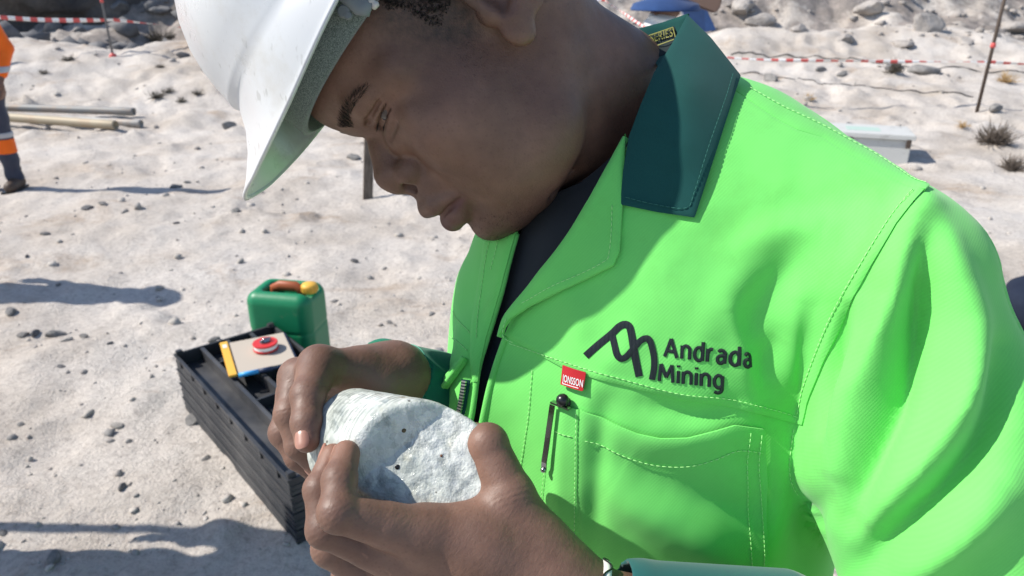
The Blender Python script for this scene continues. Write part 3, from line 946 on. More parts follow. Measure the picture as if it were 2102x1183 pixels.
def cut(V, F, poly, snap, vis):
    """cut the opening poly out of a mesh (only where vis), with a clean edge"""
    P = proj(V); d, N = nearest(P, poly)
    m = (d < snap) & vis
    V = V.copy(); V[m, 0] += (N[m, 0] - P[m, 0]) / FPX * V[m, 2]; V[m, 1] += (N[m, 1] - P[m, 1]) / FPX * V[m, 2]
    cen = V[F].mean(1)
    kill = inside(proj(cen), poly) & vis[F].all(1)
    return V, F[~kill]
def compact(V, F):
    u, inv = np.unique(F, return_inverse=True)
    return V[u], inv.reshape(F.shape)

V_OPEN = [(1064, 455), (1046, 540), (1030, 600), (1003, 690), (984, 755), (968, 850), (953, 905), (983, 905), (998, 815), (1030, 700),
          (1054, 644), (1160, 515), (1255, 370), (1292, 290), (1345, 150), (1420, 20), (1300, -120), (1100, 100)]
NECKLINE = [(1000, 520), (1062, 489), (1100, 432), (1132, 400), (1190, 376), (1235, 340), (1278, 300), (1350, 200), (1420, 20), (1300, -150), (1000, 0)]

YOKE = [(1040, 690), (1160, 757), (1250, 782), (1330, 805), (1400, 823), (1500, 836), (1560, 850), (1650, 873), (1660, 830), (1690, 745), (1735, 642), (1790, 545), (1838, 468), (1889, 413),
        (1850, 377), (1800, 346), (1740, 313), (1690, 281), (1640, 268), (1590, 240), (1530, 200), (1450, 150), (1400, 400), (1275, 400), (1270, 470), (1180, 560), (1070, 640)]
JV, JF = sdf_mesh(sdf_jacket, (-120, -260, 330), (400, 420, 900), 2.8)
_n = grad(JV); _P = proj(JV)
_front = (_n * JV).sum(1) < 0
_z = np.zeros(len(JV)); _z[_front] = march(_P[_front])
_vis = _front & (np.abs(_z - JV[:, 2]) < 6)
_h = np.zeros(len(JV)); _h[_vis] = fold(_P[_vis])
# folds also run round the hidden side
_h[~_vis] = 1.5 * vnoise(JV[~_vis] * np.array([1, .45, 1]), 60.0, 9, 2)
JV0 = JV; JV = JV + _n * _h[:, None]
_cutvis = (_n * JV).sum(1) < 40
_cutvis &= JV[:, 2] < 640
JV, JF = cut(JV, JF, V_OPEN, 4.5, _cutvis)
# no base cloth under the chest panel
_c2 = JV[JF].mean(1); _pc = proj(_c2); _kv = (_c2[:, 2] < 560) & inside(_pc, YOKE)
_dn, _ = nearest(_pc[_kv], YOKE); _kk = np.zeros(len(JF), bool); _kk[np.where(_kv)[0][_dn > 12]] = True
_gn = np.cross(JV[JF[:, 2]] - JV[JF[:, 0]], JV[JF[:, 3]] - JV[JF[:, 1]]); _kk &= (_gn * _c2).sum(1) < 0
JF = JF[~_kk]
JV, JF = compact(JV, JF)
def sdf_shirt(p): return sdf_jacket(p, False) + 8.0 + 10 * np.exp(-((p[:, 2] - 500) / 60) ** 2) * 0
TV, TF = sdf_mesh(sdf_shirt, (-120, -260, 330), (300, 380, 800), 4.0)
TV = TV + grad(TV) * (1.3 * vnoise(TV * np.array([1, .4, 1]), 38.0, 4, 2))[:, None]
TV, TF = cut(TV, TF, NECKLINE, 6.0, TV[:, 2] < 720)
TV, TF = compact(TV, TF)
# ------------------------------------------------------------------ put the man together
def merge(parts):
    V, F, n = [], [], 0
    for v, f in parts: V.append(v); F.append(f + n); n += len(v)
    return np.concatenate(V), np.concatenate(F)
def set_attr(o, name, vals):
    a = o.data.attributes.new(name, 'FLOAT', 'POINT'); a.data.foreach_set('value', np.asarray(vals, np.float32))

def sdf_rest(p):
    """the body under the clothes: torso, arms and legs"""
    d = sdf_jacket(p, False) + 22
    d = smin(d, d_chain(p, [SL + 10 * B_L * -1, EL, Q(1420, 1318, 398)], (44, 38, 28), 8), 12)
    d = smin(d, d_chain(p, [SR, ER, R_WRIST + np.array([60, 20, 50])], (44, 36, 26), 8), 12)
    return d
BV, BF = sdf_mesh(sdf_rest, (-150, -250, 330), (420, 420, 920), 7.0)
_pv, _pf = merge([(HV, HFc), (LHV, LHF), (RHV, RHF), (BV, BF)])
person = mesh_np('person', q2w(_pv), _pf, M_SKIN)
tag(person, 'dark-skinned man in white hard hat and bright green jacket bowing over a rock core', 'person')
_hh = q2h(HV)
def gauss(p, c, r): return np.exp(-(((p - np.asarray(c)) / np.asarray(r)) ** 2).sum(1))
_m = _hh.copy(); _m[:, 1] = np.abs(_m[:, 1]); _m[:, 0] += 0.135 * np.minimum(_m[:, 1], 50)
lipa = np.clip(1.3 * np.maximum(np.maximum(gauss(_m, (74, 0, -36), (9, 20, 7)), gauss(_m, (60, 20, -33), (9, 9, 5))), 0.8 * gauss(_m, (76, 0, -25), (8, 16, 4))) - 0.1, 0, 1)
stub = np.clip(1.2 * gauss(_m, (45, 0, -74), (30, 34, 13)) + 0.45 * gauss(_m, (72, 8, -12), (10, 18, 7)) + 0.28 * gauss(_m, (0, 62, -20), (26, 20, 38)), 0, 1)
hairm = np.clip(1.5 * gauss(_m, (-5, 72, 60), (26, 25, 30)) + (_m[:, 2] > 95) * 1.0 + 1.2 * gauss(_m, (-12, 74, 34), (11, 20, 15)) + np.clip((-_m[:, 0] - 55) / 10, 0, 1) * (_m[:, 2] > 0), 0, 1)
N0, N1, N2 = len(HV), len(HV) + len(LHV), len(HV) + len(LHV) + len(RHV)
A = np.zeros((5, len(_pv)))
A[0, :N0] = lipa; A[1, :N0] = np.clip(stub * 0.75 + hairm, 0, 1); A[2, N0:N2] = 1
# paler skin on the palm side of the right hand and on the finger tips
A[3, N1:N2] = np.clip(gauss(RHV, Q(775, 790, 480), (26, 11, 40)) * 1.1 + gauss(RHV, Q(655, 965, 455), (6, 6, 10)) + 0.5 * gauss(RHV, RH['index'][0][4] + np.array([0, 2, -6]), (6, 7, 5)), 0, 1)
A[3, N0:N1] = np.clip(0.75 * gauss(LHV, LH['index'][0][4] + np.array([3, -2, 0]), (9, 12, 12)) + 0.75 * gauss(LHV, LH['middle'][0][4], (8, 10, 12)) + 0.5 * gauss(LHV, LH['thumb'][0][3] + np.array([-8, 10, 0]), (9, 20, 14)), 0, 1)
for k, nm in enumerate(('lip', 'stubble', 'hand', 'palm')): set_attr(person, nm, A[k])

# nails
def nail(name, P, R, nrm, L=10.5, W=9.0, back=0.0):
    ax = P[4] - P[3]; ax /= np.linalg.norm(ax); nrm = nrm - (nrm @ ax) * ax; nrm /= np.linalg.norm(nrm); sd = np.cross(ax, nrm)
    r = R[4] + 0.55; V = []; F = []; nu, nv = 9, 9
    for i in range(nu):
        for j in range(nv):
            u = i / (nu - 1) * 2 - 1; v = j / (nv - 1) * 2 - 1
            x = u * math.sqrt(1 - 0.42 * v * v); y = v * math.sqrt(1 - 0.42 * u * u)
            a = y * W * 0.5 / r
            rr = r - 0.5 * max(abs(u), abs(v)) ** 6
            V.append(P[4] + ax * (x * L * 0.5 + back) + nrm * rr * math.cos(a) + sd * rr * math.sin(a))
    for i in range(nu - 1):
        for j in range(nv - 1): F.append((i * nv + j, (i + 1) * nv + j, (i + 1) * nv + j + 1, i * nv + j + 1))
    V = np.array(V); F = np.array(F)
    V, F = solid(V, V - nrm * 0.8, F) if ((np.cross(V[F[:, 2]] - V[F[:, 0]], V[F[:, 3]] - V[F[:, 1]]) @ nrm).sum() > 0) else solid(V, V - nrm * 0.8, F[:, ::-1])
    return mesh_np(name, q2w(V), F, M_NAIL, person)
nail('fingernail', *RH['index'], np.array([-0.05, 0.35, -1.0]), 11.5, 10.0, 1.5)
nail('fingernail', *RH['middle'], np.array([-0.4, 0.9, 0.0]), 11, 9.5, 1.0)
nail('fingernail', *LH['middle'], np.array([-1.0, 0.1, -0.15]), 11, 9.5, 1.0)
nail('fingernail', *LH['index'], np.array([-0.8, -0.1, 0.6]), 11, 9.5, 1.0)

# eyes
def eye(sgn):
    c = h2q(np.array([EYE[0] + EYE_SH[0] - 0.135 * 31.5 - 1.0, sgn * EYE[1], EYE[2] + EYE_SH[2]]))
    gaze = HF * 0.70 - HU * 0.72; gaze /= np.linalg.norm(gaze)
    up = np.cross(gaze, HL); up /= np.linalg.norm(up); sd = np.cross(up, gaze)
    R = np.stack([sd, up, gaze], 1)
    def cap(r, t0, t1, n=12, k=28):
        mb = MB(); mb.lathe([(max(1e-3, r * math.sin(t)), r * math.cos(t)) for t in np.linspace(t0, t1, n)], n=k, R=R, c=c, close=False); return np.concatenate(mb.V), mb.F
    V, F = cap(12.2, math.pi, 0.0, 18)
    e = mesh_np('eyeball', q2w(V), F, M_EYE, person)
    V, F = cap(12.35, 0.52, 0.0, 6)
    mesh_np('iris', q2w(V), F, M_IRIS, e)
eye(1); eye(-1)

# ------------------------------------------------------------------ jacket
jacket = mesh_np('jacket', q2w(JV), JF, M_GREEN, person)
shirt = mesh_np('t_shirt', q2w(TV), TF, M_SHIRT, person)
cloth_patch('chest_panel', YOKE, M_GREEN, jacket, lambda P: 1.6, 1.6, 4.0, edge=0.5, hem=0.5)
SEAM = [(1470, 165), (1522, 200), (1586, 244), (1636, 272), (1686, 287), (1736, 319), (1796, 352), (1846, 383), (1886, 420), (1900, 400), (1852, 356), (1800, 322), (1740, 288), (1680, 256), (1600, 215), (1530, 180), (1480, 150)]
cloth_patch('shoulder_panel', SEAM, M_GREEN, jacket, lambda P: 2.6, 2.2, 4.0, edge=0.6)
TORSO = lambda p: sdf_jacket(p, False)
# pocket with a sagging mouth
POCKET = [(1196, 838), (1250, 862), (1310, 885), (1355, 893), (1410, 892), (1465, 880), (1505, 870), (1566, 880), (1568, 1000), (1566, 1240), (1196, 1240), (1192, 1000)]
def _pock(P):
    d, t, _ = seg_dist(P, POCKET[:8])
    return 2.2 + 4.5 * np.exp(-(d / 45.0) ** 2) * np.clip(np.sin(np.pi * np.clip((P[:, 0] - 1196) / 370, 0, 1)), 0, 1)
pocket = cloth_patch('chest_pocket', POCKET, M_GREEN, jacket, _pock, 1.4, 4.0, edge=0.3, sdf=TORSO)
PENP = [(1140, 826), (1194, 838), (1196, 1240), (1112, 1240), (1118, 1000), (1128, 900)]
cloth_patch('pen_pocket', PENP, M_GREEN, jacket, lambda P: 2.0 + 2.5 * np.exp(-((P[:, 0] - 1162 + (P[:, 1] - 830) * 0.06) / 20) ** 2), 1.4, 4.0, edge=0.3, sdf=TORSO)
# lapel turned back
LAPEL = [(1290, 292), (1281, 420), (1274, 520), (1262, 548), (1180, 590), (1100, 630), (1064, 656), (1041, 692), (1052, 655), (1066, 636), (1120, 572), (1168, 508), (1225, 415)]
def _lap(P):
    d, t, _ = seg_dist(P, LAPEL[6:] + [(1290, 292)])
    return 5.4 + 4.0 * np.exp(-(d / 30.0) ** 2)
lapel = cloth_patch('lapel', LAPEL, M_GREEN, jacket, _lap, 2.4, 2.5, edge=0.8, hem=0.4)

# roll of cloth along the front edges of the opening
def edge_roll(name, pts, r, mat, off, up=0.6):
    P = catmull(pts, 6); q, n = surf(P, off)
    mb = MB(); mb.tube(q, r, 8, True, up); return mesh_np(name, q2w(np.concatenate(mb.V)), mb.F, mat, jacket)
edge_roll('front_edge', [(1041, 691), (1020, 750), (1002, 815), (984, 900), (975, 960)], 2.4, M_GREEN, 0.4)
edge_roll('lapel_fold', [(1289, 296), (1225, 415), (1168, 508), (1120, 572), (1066, 636), (1050, 660), (1041, 692)], 2.3, M_GREEN, 6.2)
# right front: facing strip, pocket flap and zip
FACING = [(1000, 470), (1066, 470), (1048, 540), (1031, 600), (1004, 690), (990, 745), (984, 784), (974, 785), (969, 745), (971, 680), (984, 600), (994, 535)]
cloth_patch('front_facing', FACING, M_GREEN, jacket, lambda P: 3.4, 1.8, 3.5, edge=1.0, hem=0.4)
edge_roll('front_edge', [(1062, 480), (1046, 542), (1030, 602), (1003, 692), (983, 760), (970, 850), (955, 905)], 2.0, M_GREEN, 0.6)
FLAP = [(963, 736), (962, 745), (914, 812), (907, 806), (922, 776), (946, 745)]
cloth_patch('pocket_flap', FLAP, M_GREEN, jacket, lambda P: 5.5, 3.0, 2.5, edge=1.2)
edge_roll('flap_welt', [(963, 737), (948, 760), (930, 787), (911, 812)], 1.7, M_GREEN, 5.8)
# zip
zp = catmull([(962, 780), (957, 812), (951, 845), (942, 880), (934, 915)], 10)
q, n = surf(zp, 3.6); nx = np.tile(np.array([1.0, 0.15, 0.1]), (len(q), 1))
tape = np.concatenate([q - nx * 2.6, q + nx * 3.0]); k = len(q)
TFc = np.array([(i, i + 1, k + i + 1, k + i) for i in range(k - 1)])
tv, tf = solid(tape, tape - n[0] * 0.9, orient(tape, TFc))
zipo = mesh_np('zipper', q2w(tv), tf, M_DKGREEN, jacket)
mb = MB()
L = np.concatenate([[0], np.cumsum(np.linalg.norm(np.diff(q, axis=0), axis=1))])
for s_ in np.arange(1.5, L[-1], 2.05):
    c = np.array([np.interp(s_, L, q[:, j]) for j in range(3)])
    i = min(int(np.searchsorted(L, s_)), k - 1); tg = q[i] - q[i - 1]; tg /= np.linalg.norm(tg); sdv = np.cross(tg, n[i]); 
    mb.box(c + n[i] * 0.9 + sdv * 0.2, (3.4, 1.15, 1.5), np.stack([sdv, tg, n[i]], 1))
mb.V = [q2w(v) for v in mb.V]
mb.build('zip_teeth', M_TEETH, jacket, bevel=0.0)

# collar
COLLAR = [(1411, 30), (1460, 78), (1521, 155), (1500, 218), (1470, 312), (1426, 447), (1350, 436), (1273, 420), (1279, 350), (1291, 280), (1315, 215), (1343, 148), (1382, 85)]
_b1, _ = surf(np.array([(1430, 440), (1350, 430), (1276, 415), (1505, 200), (1470, 310), (1400, 330), (1390, 250)]), 5.0)
zc = _b1[:, 2]
cctrl = [(1430, 440, zc[0]), (1350, 432, zc[1] - 1), (1276, 415, zc[2] - 3), (1521, 155, zc[3] + 4), (1480, 300, zc[4] - 1), (1411, 30, zc[3] + 26), (1343, 148, zc[6] + 4), (1291, 280, zc[5] + 7), (1400, 300, zc[5] - 8), (1420, 180, zc[6] - 8), (1455, 90, zc[3] + 10)]
collar, cP, cq, cn = free_patch('collar', COLLAR, cctrl, M_DKGREEN, jacket, 1.8, 4.0, lambda P, d: 1.2 * np.sin(P[:, 0] / 60 + P[:, 1] / 90))
c_at = tps(cctrl)
INNER = [(1300, 62), (1313, 58), (1360, 46), (1412, 28), (1396, 80), (1372, 128), (1354, 160), (1350, 135)]
ictrl = [(1300, 62, zc[3] + 48), (1411, 29, zc[3] + 29), (1350, 165, zc[6] + 16), (1365, 90, zc[3] + 44)]
collar_in, iP, iq, inn = free_patch('collar_lining', INNER, ictrl, M_DKGREEN, jacket, 1.8, 4.0)
i_at = tps(ictrl)
# the collar goes on round the nape
_nk = NECK_B; _ax = h2q(NECK_B) - h2q(np.array([-55, 0, -8.0])); _ax /= np.linalg.norm(_ax)
def zfun_q(P, zf, lift=0.0):
    P = np.asarray(P, float); z = zf(P) - lift
    return np.stack([(P[:, 0] - PW / 2) / FPX * z, (P[:, 1] - PH / 2) / FPX * z, z], -1)

# stitching
def stitches(lines, name, mat, parent, fn, r=0.30, dash=2.9, gap=0.6):
    mb = MB()
    for pts in lines:
        P = catmull(pts, 8); q = fn(P)
        L = np.concatenate([[0], np.cumsum(np.linalg.norm(np.diff(q, axis=0), axis=1))])
        s0 = 0.0
        while s0 + dash < L[-1]:
            pp = np.array([[np.interp(s, L, q[:, j]) for j in range(3)] for s in (s0, s0 + dash * 0.5, s0 + dash)])
            pp[1] += np.array([0, 0, -0.15]); mb.tube(pp, [r * 0.6, r, r * 0.6], 5, True)
            s0 += dash + gap
    o = mesh_np(name, q2w(np.concatenate(mb.V)), mb.F, mat, parent); o['kind'] = 'stuff'; return o
onj = lambda off: (lambda P: surf(P, off)[0])
stitches([[(1050, 705), (1160, 742), (1250, 768), (1330, 792), (1400, 809), (1500, 820), (1560, 834), (1648, 858)],
          [(1640, 850), (1665, 760), (1712, 640), (1770, 540), (1825, 455), (1868, 410)],
          [(1850, 430), (1872, 412)]], 'stitching', M_THREAD, jacket, onj(2.25))
stitches([[(1535, 187), (1600, 224), (1680, 263), (1740, 296), (1800, 330), (1850, 364), (1890, 402)]], 'stitching', M_THREAD, jacket, onj(3.1))
stitches([[(1206, 940 - 40), (1260, 925), (1310, 950 - 4), (1355, 957), (1410, 955), (1465, 940), (1510, 922), (1560, 926)]], 'stitching', M_THREAD, jacket, lambda P: surf(P, _pock(P) + 0.55, TORSO)[0])
stitches([[(1535, 885), (1530, 960), (1536, 1060), (1534, 1190)], [(1558, 890), (1552, 960), (1560, 1060), (1556, 1190)]], 'stitching', M_THREAD, jacket, lambda P: surf(P, _pock(P) + 0.55, TORSO)[0])
stitches([[(1128, 900), (1118, 1000), (1108, 1100)], [(1190, 845), (1188, 950), (1184, 1100)], [(1145, 880), (1165, 886), (1190, 892)]], 'stitching', M_THREAD, jacket, lambda P: surf(P, 2.6 + 2.5 * np.exp(-((P[:, 0] - 1162 + (P[:, 1] - 830) * 0.06) / 20) ** 2), TORSO)[0])
stitches([[(1093, 760), (1085, 850), (1068, 960)], [(1630, 880), (1622, 960), (1640, 1020)]], 'stitching', M_THREAD, jacket, onj(0.5))
stitches([[(1262, 430), (1256, 520), (1240, 545), (1150, 590), (1090, 625)], [(1060, 655), (1054, 690), (1075, 706)]], 'stitching', M_THREAD, jacket, lambda P: surf(P, _lap(P) + 0.3)[0])
stitches([[(1015, 490), (1003, 560), (990, 650), (985, 700)], [(1032, 490), (1027, 520), (1016, 560)]], 'stitching', M_THREAD, jacket, onj(4.0))
stitches([[(938, 640), (950, 665), (968, 690), (975, 740)], [(926, 690), (945, 705), (962, 722)]], 'stitching', M_THREAD, jacket, onj(0.6))
stitches([[(1284, 405), (1345, 420), (1408, 427), (1425, 395), (1455, 300), (1490, 200), (1505, 150)]], 'collar_stitching', M_DKTHREAD, jacket, lambda P: zfun_q(P, c_at, 0.35))

# logo and lettering
def ribbon(pts, w, off=0.75, dome=0.5, n=7, res=8, smooth=True):
    P = catmull(pts, res) if smooth else np.asarray(pts, float)
    T = np.gradient(P, axis=0); T /= np.linalg.norm(T, axis=1)[:, None]; N = np.stack([-T[:, 1], T[:, 0]], -1)
    w = np.interp(np.linspace(0, 1, len(P)), np.linspace(0, 1, len(w)), w) if np.ndim(w) else np.full(len(P), w)
    u = np.linspace(-0.5, 0.5, n)
    G = P[:, None] + N[:, None] * (w[:, None] * u[None])[..., None]
    G2 = G.reshape(-1, 2)
    o = off + dome * np.tile(1 - (2 * u) ** 2, len(P))
    q, nn = surf(G2, 1.6 + o)
    F = np.array([(i * n + j, (i + 1) * n + j, (i + 1) * n + j + 1, i * n + j + 1) for i in range(len(P) - 1) for j in range(n - 1)])
    F = orient(q, F)
    return solid(q, q - nn * 1.2, F)
def zz(pts): return [(900 + x / 2.151, 450 + y / 2.151) for x, y in pts]
L1 = ribbon(zz([(660, 602), (710, 556), (770, 505), (800, 476), (825, 465), (845, 474), (855, 505), (864, 560), (874, 620), (888, 692)]), 15, 0.35, 0.25)
L2 = ribbon(zz([(772, 515), (783, 555), (795, 595), (812, 612), (832, 606), (858, 578), (890, 540), (915, 526), (933, 534), (946, 575), (953, 620), (951, 665), (943, 706)]), 13, 0.5, 0.25)
lv, lf = merge([L1, L2])
logo = mesh_np('logo', q2w(lv), lf, M_NAVY, jacket)
def text_mesh(s, bold=0.0, sub=2):
    cu = bpy.data.curves.new('txt', 'FONT'); cu.body = s; cu.size = 1.0; cu.offset = bold; cu.resolution_u = 4; cu.space_character = 1.05
    ob = bpy.data.objects.new('txt', cu); COL.objects.link(ob)
    dg = bpy.context.evaluated_depsgraph_get(); me = ob.evaluated_get(dg).to_mesh()
    V = np.array([v.co[:2] for v in me.vertices]); F = [tuple(p.vertices) for p in me.polygons]
    ob.evaluated_get(dg).to_mesh_clear(); bpy.data.objects.remove(ob); bpy.data.curves.remove(cu)
    return V, F
def lettering(name, s, o, ex, ey, mat, parent, fn, bold=0.012, thick=0.6):
    V, F = text_mesh(s, bold)
    lo, hi = V.min(0), V.max(0); cap = 0.70
    P = np.asarray(o, float) + ((V[:, :1] - lo[0]) / (hi[0] - lo[0])) * np.asarray(ex, float) + (V[:, 1:] / cap) * np.asarray(ey, float)
    q = fn(P); n = len(q)
    c = q.mean(0)
    q2 = q + np.array([0, 0, thick])
    FF = []
    edges = {}
    for f in F:
        for i in range(len(f)): edges[(f[i], f[(i + 1) % len(f)])] = 1
    a = F[0]; nn = np.cross(q[a[1]] - q[a[0]], q[a[2]] - q[a[0]])
    rev = nn[2] > 0
    for f in F:
        FF.append(f[::-1] if rev else f); FF.append(tuple(i + n for i in (f if rev else f[::-1])))
    for (i, j) in edges:
        if (j, i) not in edges: FF.append((j, i, i + n, j + n) if not rev else (i, j, j + n, i + n))
    return mesh_np(name, q2w(np.concatenate([q, q2])), FF, mat, parent, smooth=False)
_bowl = [(.46, .50), (.36, .68), (.20, .71), (.05, .57), (0, .35), (.05, .12), (.20, 0), (.36, .03), (.46, .20)]
GLYPH = {'A': (.72, [[(0, 0), (.18, .5), (.36, 1)], [(.36, 1), (.54, .5), (.72, 0)], [(.14, .32), (.36, .32), (.58, .32)]]),
 'n': (.46, [[(0, 0), (0, .35), (0, .71)], [(0, .45), (.10, .65), (.27, .71), (.42, .62), (.46, .45), (.46, 0)]]),
 'd': (.46, [_bowl, [(.46, 1.04), (.46, .5), (.46, 0)]]), 'r': (.28, [[(0, 0), (0, .35), (0, .71)], [(0, .42), (.07, .62), (.17, .70), (.28, .70)]]),
 'a': (.44, [[(.04, .60), (.16, .71), (.32, .69), (.43, .57), (.44, .40), (.44, 0)], [(.44, .41), (.22, .41), (.05, .33), (.01, .17), (.10, .02), (.27, .01), (.44, .16)]]),
 'M': (.80, [[(0, 0), (.04, .5), (.08, 1)], [(.08, 1), (.24, .62), (.40, .26)], [(.40, .26), (.56, .62), (.72, 1)], [(.72, 1), (.76, .5), (.80, 0)]]),
 'i': (.0, [[(0, 0), (0, .35), (0, .71)], [(0, .93), (0, .98), (0, 1.04)]]),
 'g': (.46, [_bowl, [(.46, .71), (.46, .2), (.45, -.12), (.36, -.27), (.20, -.31), (.03, -.25)]])}
def embroider(word, o, ex, ey, w):
    o, ex, ey = (np.asarray(v, float) for v in (o, ex, ey))
    gap = 0.30; tot = sum(GLYPH[c][0] + gap for c in word) - gap; x = 0.0; parts = []
    for c in word:
        for st in GLYPH[c][1]:
            p = np.array(st); parts.append(ribbon(o + ((x + p[:, :1]) / tot) * ex + p[:, 1:] * ey, w, 0.45, 0.3, 5, 4))
        x += GLYPH[c][0] + gap
    v, f = merge(parts); return mesh_np('lettering', q2w(v), f, M_NAVY, jacket)
embroider('Andrada', (1364, 731), (170, 21), (1.5, -37), 7.0)
embroider('Mining', (1353, 781), (127, 15), (1.0, -35), 7.0)
# red tag
RT = [(1161, 748), (1209, 762), (1204, 799), (1156, 787)]
rt = cloth_patch('brand_tag', RT, M_RED, jacket, lambda P: 3.6 + 1.2 * np.sin((P[:, 0] - 1157) / 50 * 3.1), 0.9, 2.0)
rtq = lambda off: (lambda P: surf(P, 3.6 + off + 1.2 * np.sin((P[:, 0] - 1157) / 50 * 3.1))[0])
lettering('tag_lettering', 'JONSSON', (1161, 780), (43, 11), (1.0, -14), M_WHITE, jacket, rtq(0.35), 0.01, 0.3)
tagline = ribbon([(1163, 785), (1196, 793)], 1.4, 3.2, 0.1, 3); 
mesh_np('tag_underline', q2w(tagline[0]), tagline[1], M_WHITE, jacket)
# series label inside the collar
LAB = [(1331, 73), (1384, 54), (1391, 76), (1384, 92), (1372, 108), (1349, 118), (1336, 96)]
free_patch('neck_label', LAB, [(x, y, float(i_at(np.array([[x, y]], float))[0]) - 1.5) for x, y in LAB + [(1350, 80), (1365, 75), (1375, 88), (1360, 95)]], new_mat('label_cloth', (0.012, 0.022, 0.024), 0.9), jacket, 0.8, 2.5)
labq = lambda P: zfun_q(P, i_at, 3.2)
lettering('label_lettering', 'SERIES', (1336, 88), (45, -13.5), (-1.0, -17), M_OLIVE, jacket, labq, 0.0, 0.3)
def frame_line(pts, w=1.8):
    P = np.array(pts, float); T = P[1] - P[0]; T /= np.linalg.norm(T); N = np.array([-T[1], T[0]]) * w / 2
    PP = np.array([P[0] + N, P[0] - N, P[1] - N, P[1] + N]); q = labq(PP); return solid(q, q + np.array([0, 0, 0.3]), orient(q, np.array([[0, 1, 2, 3]])))
fv, ff = merge([frame_line(l) for l in ([(1332, 73), (1381, 56)], [(1381, 56), (1386, 76)], [(1350, 93), (1383, 81)])])
mesh_np('label_frame', q2w(fv), ff, M_OLIVE, jacket)

# cuffs and the right forearm in dark green
def sdf_rsleeve(p):
    d = d_cone(p, R_WRIST + np.array([-14, -2, -4.0]), ER, 25.5, 57)
    v = p - R_WRIST.astype(np.float32); a = (ER - R_WRIST) / np.linalg.norm(ER - R_WRIST)
    t = v @ a.astype(np.float32)
    d = d - 1.0 * np.exp(-((t + 7) / 7) ** 2) - 1.6 * np.sin(t / 13.0) * np.clip((t - 30) / 40, 0, 1)
    d = smax(d, -(t + 13), 0.8)
    return smax(d, -(d_cone(p, R_WRIST - 50 * a, R_WRIST + 10 * a, 21.0, 21.0)), 0.6)
V, F = sdf_mesh(sdf_rsleeve, (-120, -30, 470), (170, 230, 770), 1.9)
cuff_r = mesh_np('sleeve_cuff', q2w(V), F, mat_cloth('sunlit_green_cotton', (0.010, 0.14, 0.085), (0.014, 0.16, 0.095), 0.9, scale=0.0010, sheen=0.15), jacket)  # the dark green cloth, its colour lightened to look sunlit
_ra = (ER - R_WRIST) / np.linalg.norm(ER - R_WRIST); _ru = np.cross(_ra, [0, 0, 1.0]); _ru /= np.linalg.norm(_ru); _rw = np.cross(_ra, _ru)
_ring = [R_WRIST + np.array([-14, -2, -4.0]) + _ra * 26 + 28.9 * (_ru * math.cos(t) + _rw * math.sin(t)) for t in np.linspace(0, 2 * math.pi, 60)]
mbs = MB(); mbs.tube(np.array(_ring), 0.4, 5, False); mesh_np('cuff_stitching', q2w(np.concatenate(mbs.V)), mbs.F, new_mat('pale_thread', (0.10, 0.35, 0.25), 0.8), jacket)
LA0, LA1 = Q(1262, 1247, 402), Q(1580, 1357, 402)
def sdf_lsleeve(p):
    a = (LA1 - LA0) / np.linalg.norm(LA1 - LA0); t = (p - LA0.astype(np.float32)) @ a.astype(np.float32)
    d = d_cone(p, LA0, LA1, 26.5, 50)
    d = d - 0.8 * np.exp(-((t - 8) / 6) ** 2)
    d = smax(d, -t, 0.8)
    return smax(d, -d_cone(p, LA0 - 30 * a, LA0 + 30 * a, 24, 25), 0.6)
V, F = sdf_mesh(sdf_lsleeve, (25, 130, 340), (200, 270, 460), 2.0)
mesh_np('sleeve_cuff', q2w(V), F, mat_cloth('teal_cotton', (0.010, 0.085, 0.085), (0.014, 0.10, 0.10), 0.9, scale=2400), jacket)

# ------------------------------------------------------------------ pen clipped in the pocket
def pen():
    root = MB()
    t0, t1 = np.array([1146, 826.0]), np.array([1127, 956.0])
    pts, nn = surf(np.stack([t0 + (t1 - t0) * k for k in np.linspace(0, 1, 9)]), 7.0)
    pts[-1] -= nn[-1] * 1.0
    T = pts[-1] - pts[0]; T /= np.linalg.norm(T); sdv = np.cross(T, nn[4]); sdv /= np.linalg.norm(sdv)
    q, n = surf(np.array([[1166.0, 816.0]]), 6.5)
    base = empty('pen', Vector(q2w(q[0])))
    tag(base, 'pen with steel clip and black ball end in the narrow jacket pocket', 'pen')
    mb = MB()
    for i in range(8):
        a, b = pts[i], pts[i + 1]; c = (a + b) / 2; l = np.linalg.norm(b - a) * 1.03
        mb.box(c, (3.6, l, 0.9), np.stack([sdv, (b - a) / np.linalg.norm(b - a), np.cross(sdv, (b - a) / np.linalg.norm(b - a))], 1))
    mb.V = [q2w(v) for v in mb.V]; mb.build('clip', M_STEEL, base)
    mb = MB(); mb.lathe([(4.1 * max(1e-3, math.sin(t)), 4.1 * math.cos(t)) for t in np.linspace(math.pi, 0, 13)], c=q[0], n=20, close=False)
    mesh_np('ball_end', q2w(np.concatenate(mb.V)), mb.F, M_BLACKP, base)
    mb = MB(); dn = T; mb.tube(np.array([q[0] + dn * 1.5, q[0] + dn * 5, q[0] + dn * 70]) - n[0] * np.array([[4.0], [8.0], [11.0]]), [3.0, 3.6, 3.4], 12)
    mesh_np('barrel', q2w(np.concatenate(mb.V)), mb.F, M_BLACKP, base)
    pb = pts[-1] + nn[-1] * 0.4
    mb = MB(); mb.lathe([(2.0 * max(1e-3, math.sin(t)), 2.0 * math.cos(t)) for t in np.linspace(math.pi, 0, 9)], c=pb, n=14, close=False)
    mesh_np('clip_tip', q2w(np.concatenate(mb.V)), mb.F, M_STEEL, base)
    mb = MB(); c = q[0] + T * 3.6 + n[0] * 0.5; mb.box(c + sdv * 0.5, (13, 1.2, 4.5), np.stack([sdv, T, n[0]], 1)); mb.V = [q2w(v) for v in mb.V]
    mb.build('clip_bracket', M_STEEL, base)
